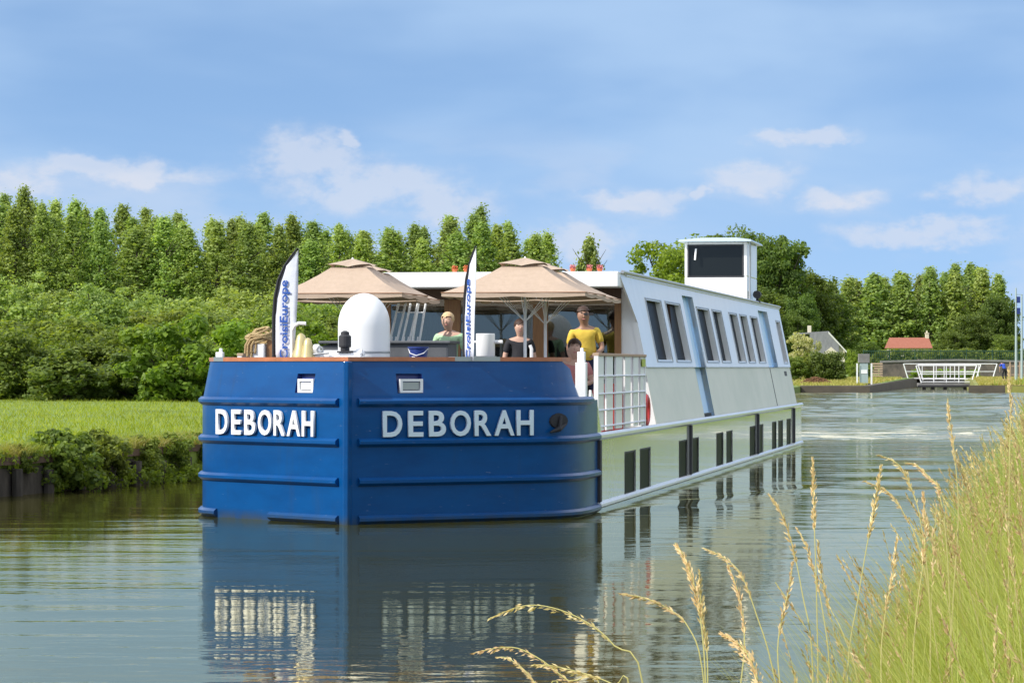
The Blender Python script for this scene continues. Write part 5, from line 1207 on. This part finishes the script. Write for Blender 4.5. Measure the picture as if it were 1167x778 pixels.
# turf on the far bank
n = 110000; Y = 38 + 75 * rng.random(n) ** 1.1; lt = np.interp(Y, [a for a, b in LTAB], [b for a, b in LTAB]); dd = 26 * rng.random(n) ** 1.4 * (Y / 60)
X = lt - dd; keep = (X > -.185 * Y - 1.5); X, Y, dd = X[keep], Y[keep], dd[keep]
Z = .60 + .10 * np.clip(dd, 0, 2) / 2 + .18 * np.clip(dd - 2, 0, 30) / 30; n = len(X)
hh_ = (.07 + .12 * rng.random(n) + .16 * (rng.random(n) > .95)) * (1 + .5 * np.sin(X * 1.3 + Y * .7) * np.sin(Y * .45))
tag(blades('turf_grass', X, Y, Z, (.06 + .09 * rng.random(n) + .10 * (rng.random(n) > .96)), .007 + .006 * rng.random(n), .6, L_turf, 2), 'bright green grass growing on the far bank', kind='stuff')

# ragged long grass drooping over the revetment edge
n = 16000; Y = 38 + 40 * rng.random(n); X = np.interp(Y, [a for a, b in LTAB], [b for a, b in LTAB]) - .9 * rng.random(n) ** 1.6 + .12; n = len(X)
hh_ = .14 + .26 * rng.random(n) * (.6 + .4 * np.sin(Y * 2.3) * np.sin(Y * .9)); Z = .58 + .02 * rng.random(n)
L_edge = leaf_mat('edge_grass_blades', (0.13, 0.20, 0.02), (0.36, 0.38, 0.07), trans=0.4, objvar=0.05, patch=(.8, (.30, .24, .09), .8))
tag(blades('edge_grass', X, Y, Z, hh_, .007 + .005 * rng.random(n), 1.1, L_edge, 3), 'long rough grass drooping over the edge of the far bank', kind='stuff')
# dry grass on the lock quays
n = 26000; Y = 232.5 + 50 * rng.random(n) ** 1.3; X = np.where(rng.random(n) < .5, 21.8 + 16 * rng.random(n), 35.2 + 14 * rng.random(n)); keep = ((X < np.interp(Y, [a for a, b in LTAB], [b for a, b in LTAB]) - .3) | (X > np.interp(Y, RX_, RV_) + .3)); X, Y = X[keep], Y[keep]; n = len(X)
Z = np.where(X < np.interp(Y, [a for a, b in LTAB], [b for a, b in LTAB]), .45 + .4 * np.clip((Y - 232) / 50, 0, 1), .5 + .35 * np.clip((Y - 232) / 18, 0, 1))
L_dry = leaf_mat('dry_grass_blades', (0.24, 0.26, 0.05), (0.50, 0.42, 0.13), trans=0.35, objvar=0.05, patch=(.25, (.42, .30, .12), .8))
tag(blades('quay_grass', X, Y, Z, .14 + .2 * rng.random(n), .03 + .02 * rng.random(n), .6, L_dry, 2), 'dry yellowish grass on the lock quays', kind='stuff')

# tall grass of the near bank
RX = [a for a, b in RTAB]; RV = [b for a, b in RTAB]
def rz_np(X, Y):
    d = X - np.interp(Y, RX, RV); s = np.clip(d / 1.3, 0, 1); s = s * s * (3 - 2 * s)
    return -.12 + .66 * s + .03 * np.clip(d, 0, 10), d
def scatter(n, y0, y1, p, wmax):
    Y = y0 + (y1 - y0) * rng.random(n) ** p; Xe = np.interp(Y, RX, RV); d = .12 + wmax * rng.random(n)
    return Xe + d, Y
def tall(n, y0, y1, p, wmax, wid, name):
    X, Y = scatter(n, y0, y1, p, wmax); keep = (X < .175 * Y + 1.6) & ((X > .02 + .05 * Y) | (Y > 15) | (rng.random(n) < .25)); X, Y = X[keep], Y[keep]
    Z, d = rz_np(X, Y); h = (.45 + .40 * np.clip(d / 1.0, 0, 1)) * (.6 + .6 * rng.random(len(X)))
    return blades(name, X, Y, Z, h, wid * (.6 + .8 * rng.random(len(X))), .45, L_tall, 4)
tag(tall(62000, 5.5, 20, 1.0, 2.3, .0024, 'tall_grass'), 'tall yellow-green grass on the near bank', kind='stuff')
tag(tall(42000, 18, 75, 1.5, 4.0, .006, 'tall_grass'), 'tall grass further along the near bank', kind='stuff')
n = 30000; Y = 75 + 157 * rng.random(n) ** 1.3; X = np.interp(Y, RX, RV) + 9 * rng.random(n) + .2; Z, d = rz_np(X, Y)
tag(blades('tall_grass', X, Y, Z, .5 + .4 * rng.random(n), .02 + .01 * rng.random(n), .4, L_tall, 2), 'rough grass along the near bank towards the lock', kind='stuff')

def panicle(path, r0, head0, spike, nsp, size, side=1.0, out=None):
    """stem path (points) whose last part from parameter head0 carries spikelets; returns (stem tube args, leaf arrays)"""
    P_ = np.array([list(p) for p in path]); seg = np.linalg.norm(np.diff(P_, axis=0), axis=1); T = np.concatenate([[0], np.cumsum(seg)]); Lt = T[-1]
    t = Lt * (head0 + (1 - head0) * rng.random(nsp)); c = np.stack([np.interp(t, T, P_[:, i]) for i in range(3)], 1)
    c2 = np.stack([np.interp(np.minimum(t + Lt * .01, Lt), T, P_[:, i]) for i in range(3)], 1) - np.stack([np.interp(t - Lt * .01, T, P_[:, i]) for i in range(3)], 1)
    tg = c2 / (np.linalg.norm(c2, axis=1, keepdims=True) + 1e-9)
    off = rng.normal(0, 1, (nsp, 3)); off /= np.linalg.norm(off, axis=1, keepdims=True); fr = (t / Lt - head0) / (1 - head0)
    wid = spike * np.sin(PI * np.clip(fr * .85 + .12, 0, 1))
    c = c + off * wid[:, None] * rng.random(nsp)[:, None] + np.array([0, 0, -1]) * wid[:, None] * .35
    ax = tg + off * .45 + np.array([0, 0, -.15]); ax /= np.linalg.norm(ax, axis=1, keepdims=True)
    sd_ = np.cross(ax, rng.normal(0, 1, (nsp, 3))); sd_ /= np.linalg.norm(sd_, axis=1, keepdims=True)
    s = size * (.7 + .6 * rng.random(nsp))[:, None]; V = np.empty((nsp, 4, 3))
    V[:, 0] = c - ax * s; V[:, 1] = c + sd_ * s * .28; V[:, 2] = c + ax * s * 1.1; V[:, 3] = c - sd_ * s * .28
    return V.reshape(-1, 3)
# seed heads standing in the mass
def seed_mass(n, y0, y1, p, wmax, sz, nsp, r, name, label):
    X, Y = scatter(n, y0, y1, p, wmax); keep = (X < .172 * Y + 1.2) & ((X > .07 * Y) | (Y > 15)); X, Y = X[keep], Y[keep]; Z, d = rz_np(X, Y)
    Vs = []; st = MB()
    for x, y, z, dd in zip(X, Y, Z, d):
        h = (.62 + .42 * min(max(dd, 0), 1)) * random.uniform(.75, 1.15); a = random.random() * 2 * PI; bnd = random.uniform(.05, .28)
        bx_, by_ = math.cos(a) * bnd - .06, math.sin(a) * bnd * .6
        path = [(x + bx_ * f * f, y + by_ * f * f, z + h * (f - .12 * bnd * 4 * max(0, f - .7))) for f in (0, .35, .6, .8, .92, 1.0)]
        st.tube(path[1:], r, 3, caps=False); Vs.append(panicle(path, r, .80, sz * .9, nsp, sz))
    V = np.concatenate(Vs); Q = np.arange(len(V)).reshape(-1, 4)
    tag(st.build(name.replace('heads', 'stalks'), M['stem']), label + ', their stalks', kind='stuff')
    tag(fast_mesh(name, V, Q, L_seed), label, kind='stuff')
seed_mass(700, 6.0, 20, 1.0, 1.9, .0085, 40, .0012, 'grass_seed_heads', 'straw coloured seed heads over the near bank grass')
seed_mass(900, 20, 70, 1.6, 2.6, .017, 24, .003, 'grass_seed_heads', 'seed heads over the grass further along the near bank')

# single stalks leaning out over the water, each with its head (photo pixels turned into points of the place)
stalks = [
 ('arching', 6.2, [(735, 790), (700, 735), (668, 708), (630, 692), (595, 690), (556, 705)], .45, 30, .02),
 ('arching', 6.6, [(690, 800), (648, 775), (618, 752), (590, 738), (565, 738), (538, 744)], .40, 34, .02),
 ('drooping', 6.4, [(640, 800), (620, 790), (600, 765), (580, 750), (566, 748)], .5, 22, .014),
 ('drooping', 6.3, [(720, 800), (700, 780), (670, 768), (630, 758), (606, 757)], .5, 26, .014),
 ('upright', 6.0, [(806, 900), (804, 780), (800, 720), (792, 670), (780, 635), (769, 618)], .42, 70, .02),
 ('upright', 6.3, [(800, 900), (806, 790), (805, 735), (799, 690), (797, 650)], .45, 60, .018),
 ('nodding', 6.5, [(812, 900), (800, 760), (785, 715), (765, 695), (735, 681), (706, 676)], .78, 34, .014),
 ('plumed', 5.8, [(862, 900), (864, 800), (862, 770), (852, 745), (838, 730), (822, 721)], .70, 80, .028),
 ('leaning', 6.6, [(905, 900), (880, 760), (862, 700), (845, 655), (825, 635), (802, 624)], .80, 30, .016),
 ('slender', 6.8, [(930, 900), (925, 740), (915, 680), (905, 630), (893, 590), (876, 563)], .78, 40, .014),
 ('upright', 7.0, [(934, 900), (932, 760), (930, 660), (928, 600), (927, 560), (926, 522)], .78, 60, .014),
 ('upright', 6.8, [(968, 900), (966, 760), (978, 680), (988, 620), (998, 570), (1004, 530)], .74, 60, .016),
 ('nodding', 7.4, [(1060, 900), (1060, 700), (1050, 600), (1040, 560), (1025, 530), (1000, 518)], .82, 34, .014),
 ('nodding', 7.6, [(1090, 900), (1080, 640), (1070, 560), (1060, 545), (1045, 530), (1030, 527)], .84, 34, .014),
 ('slender', 7.2, [(948, 900), (945, 760), (938, 700), (930, 660), (918, 620), (908, 602)], .80, 36, .012),
 ('upright', 6.2, [(838, 900), (842, 800), (848, 740), (846, 700), (838, 665), (828, 640)], .75, 34, .014),
 ('upright', 6.5, [(892, 900), (890, 800), (886, 740), (892, 700), (900, 665), (903, 640)], .72, 44, .015),
 ('leaning', 7.0, [(985, 900), (978, 780), (960, 720), (945, 690), (935, 650), (932, 615)], .72, 44, .016),
 ('slender', 7.5, [(1078, 900), (1085, 700), (1092, 590), (1088, 520), (1082, 480), (1080, 455)], .80, 40, .014),
 ('slender', 8.5, [(1150, 800), (1150, 560), (1151, 500), (1152, 470), (1151, 440), (1149, 418)], .82, 34, .014),
 ('leaning', 7.8, [(1085, 900), (1062, 700), (1046, 620), (1030, 585), (1012, 560), (985, 548)], .80, 34, .014),
 ('upright', 6.6, [(1010, 900), (1005, 800), (1004, 740), (1010, 690), (1018, 650), (1022, 612)], .74, 50, .016),
 ('upright', 6.9, [(1040, 900), (1040, 760), (1045, 690), (1052, 640), (1054, 600), (1052, 560)], .76, 50, .016),
]
wh_l = ['with its head lowest over the dark reflection', 'reaching furthest out at the bottom edge of the water', 'short and hanging beneath the two arching ones', 'bending low just above the bottom of the water', 'with the tallest thick spike over the window reflections', 'standing straight close behind the thick spike', 'with a thin head bent towards the barge', 'with a fat pale plume beside the thick spike', 'crossing over the mirrored cabin windows', 'curving up towards the waterline of the barge side', 'standing alone below the barge stern', 'with a straw head just right of the lone upright one', 'with a dark nodding head near the bank grass', 'nodding closest to the tall bank grass', 'thin and half as tall beside the lone upright one', 'with a sparse head between thick spike and fat plume', 'with a short head right of the fat plume', 'leaning left among the stalks before the bank', 'rising against the wake behind the barge', 'highest of all, crossing the lock quay', 'slanting out from the bank grass edge', 'upright at the very edge of the bank grass', 'tall with a straw head inside the bank grass edge']
for i, (kd, D, px, h0, nsp, sz) in enumerate(stalks):
    pts = [at(x, y, D + .03 * k) for k, (x, y) in enumerate(px)]
    root = Vector((pts[0].x + .05, D, .1)); path = [root, (root * .55 + pts[0] * .45) + Vector((.012, 0, 0))] + pts
    sm = []
    for k in range(len(path) - 1):
        p_0 = path[max(k - 1, 0)]; p_1 = path[k]; p_2 = path[k + 1]; p_3 = path[min(k + 2, len(path) - 1)]
        for s in (0, .25, .5, .75):
            sm.append(.5 * ((2 * p_1) + (p_2 - p_0) * s + (2 * p_0 - 5 * p_1 + 4 * p_2 - p_3) * s * s + (3 * p_1 - p_0 - 3 * p_2 + p_3) * s ** 3))
    sm.append(path[-1]); loc = [p - root for p in sm]
    t = thing('grass_stalk', '%s straw stalk %s' % (kd, wh_l[i]), 'grass stalk', root, 0, 'single grass stalks over the water')
    MB().tube(loc, [.0022 - .0014 * k / len(loc) for k in range(len(loc))], 5).build('stem', M['stem'], t, smooth=True)
    tot = sum((sm[k + 1] - sm[k]).length for k in range(len(sm) - 1)); vis = sum((pts[k + 1] - pts[k]).length for k in range(len(pts) - 1))
    hl_ = {'arching': .30, 'drooping': .16, 'plumed': .16}.get(kd, .17) / tot
    V = panicle(loc, .002, max(.3, 1 - hl_ * 1.0), sz * .6, int(nsp * 3.4), .0068); fast_mesh('seed_head', V, np.arange(len(V)).reshape(-1, 4), L_seed, t)
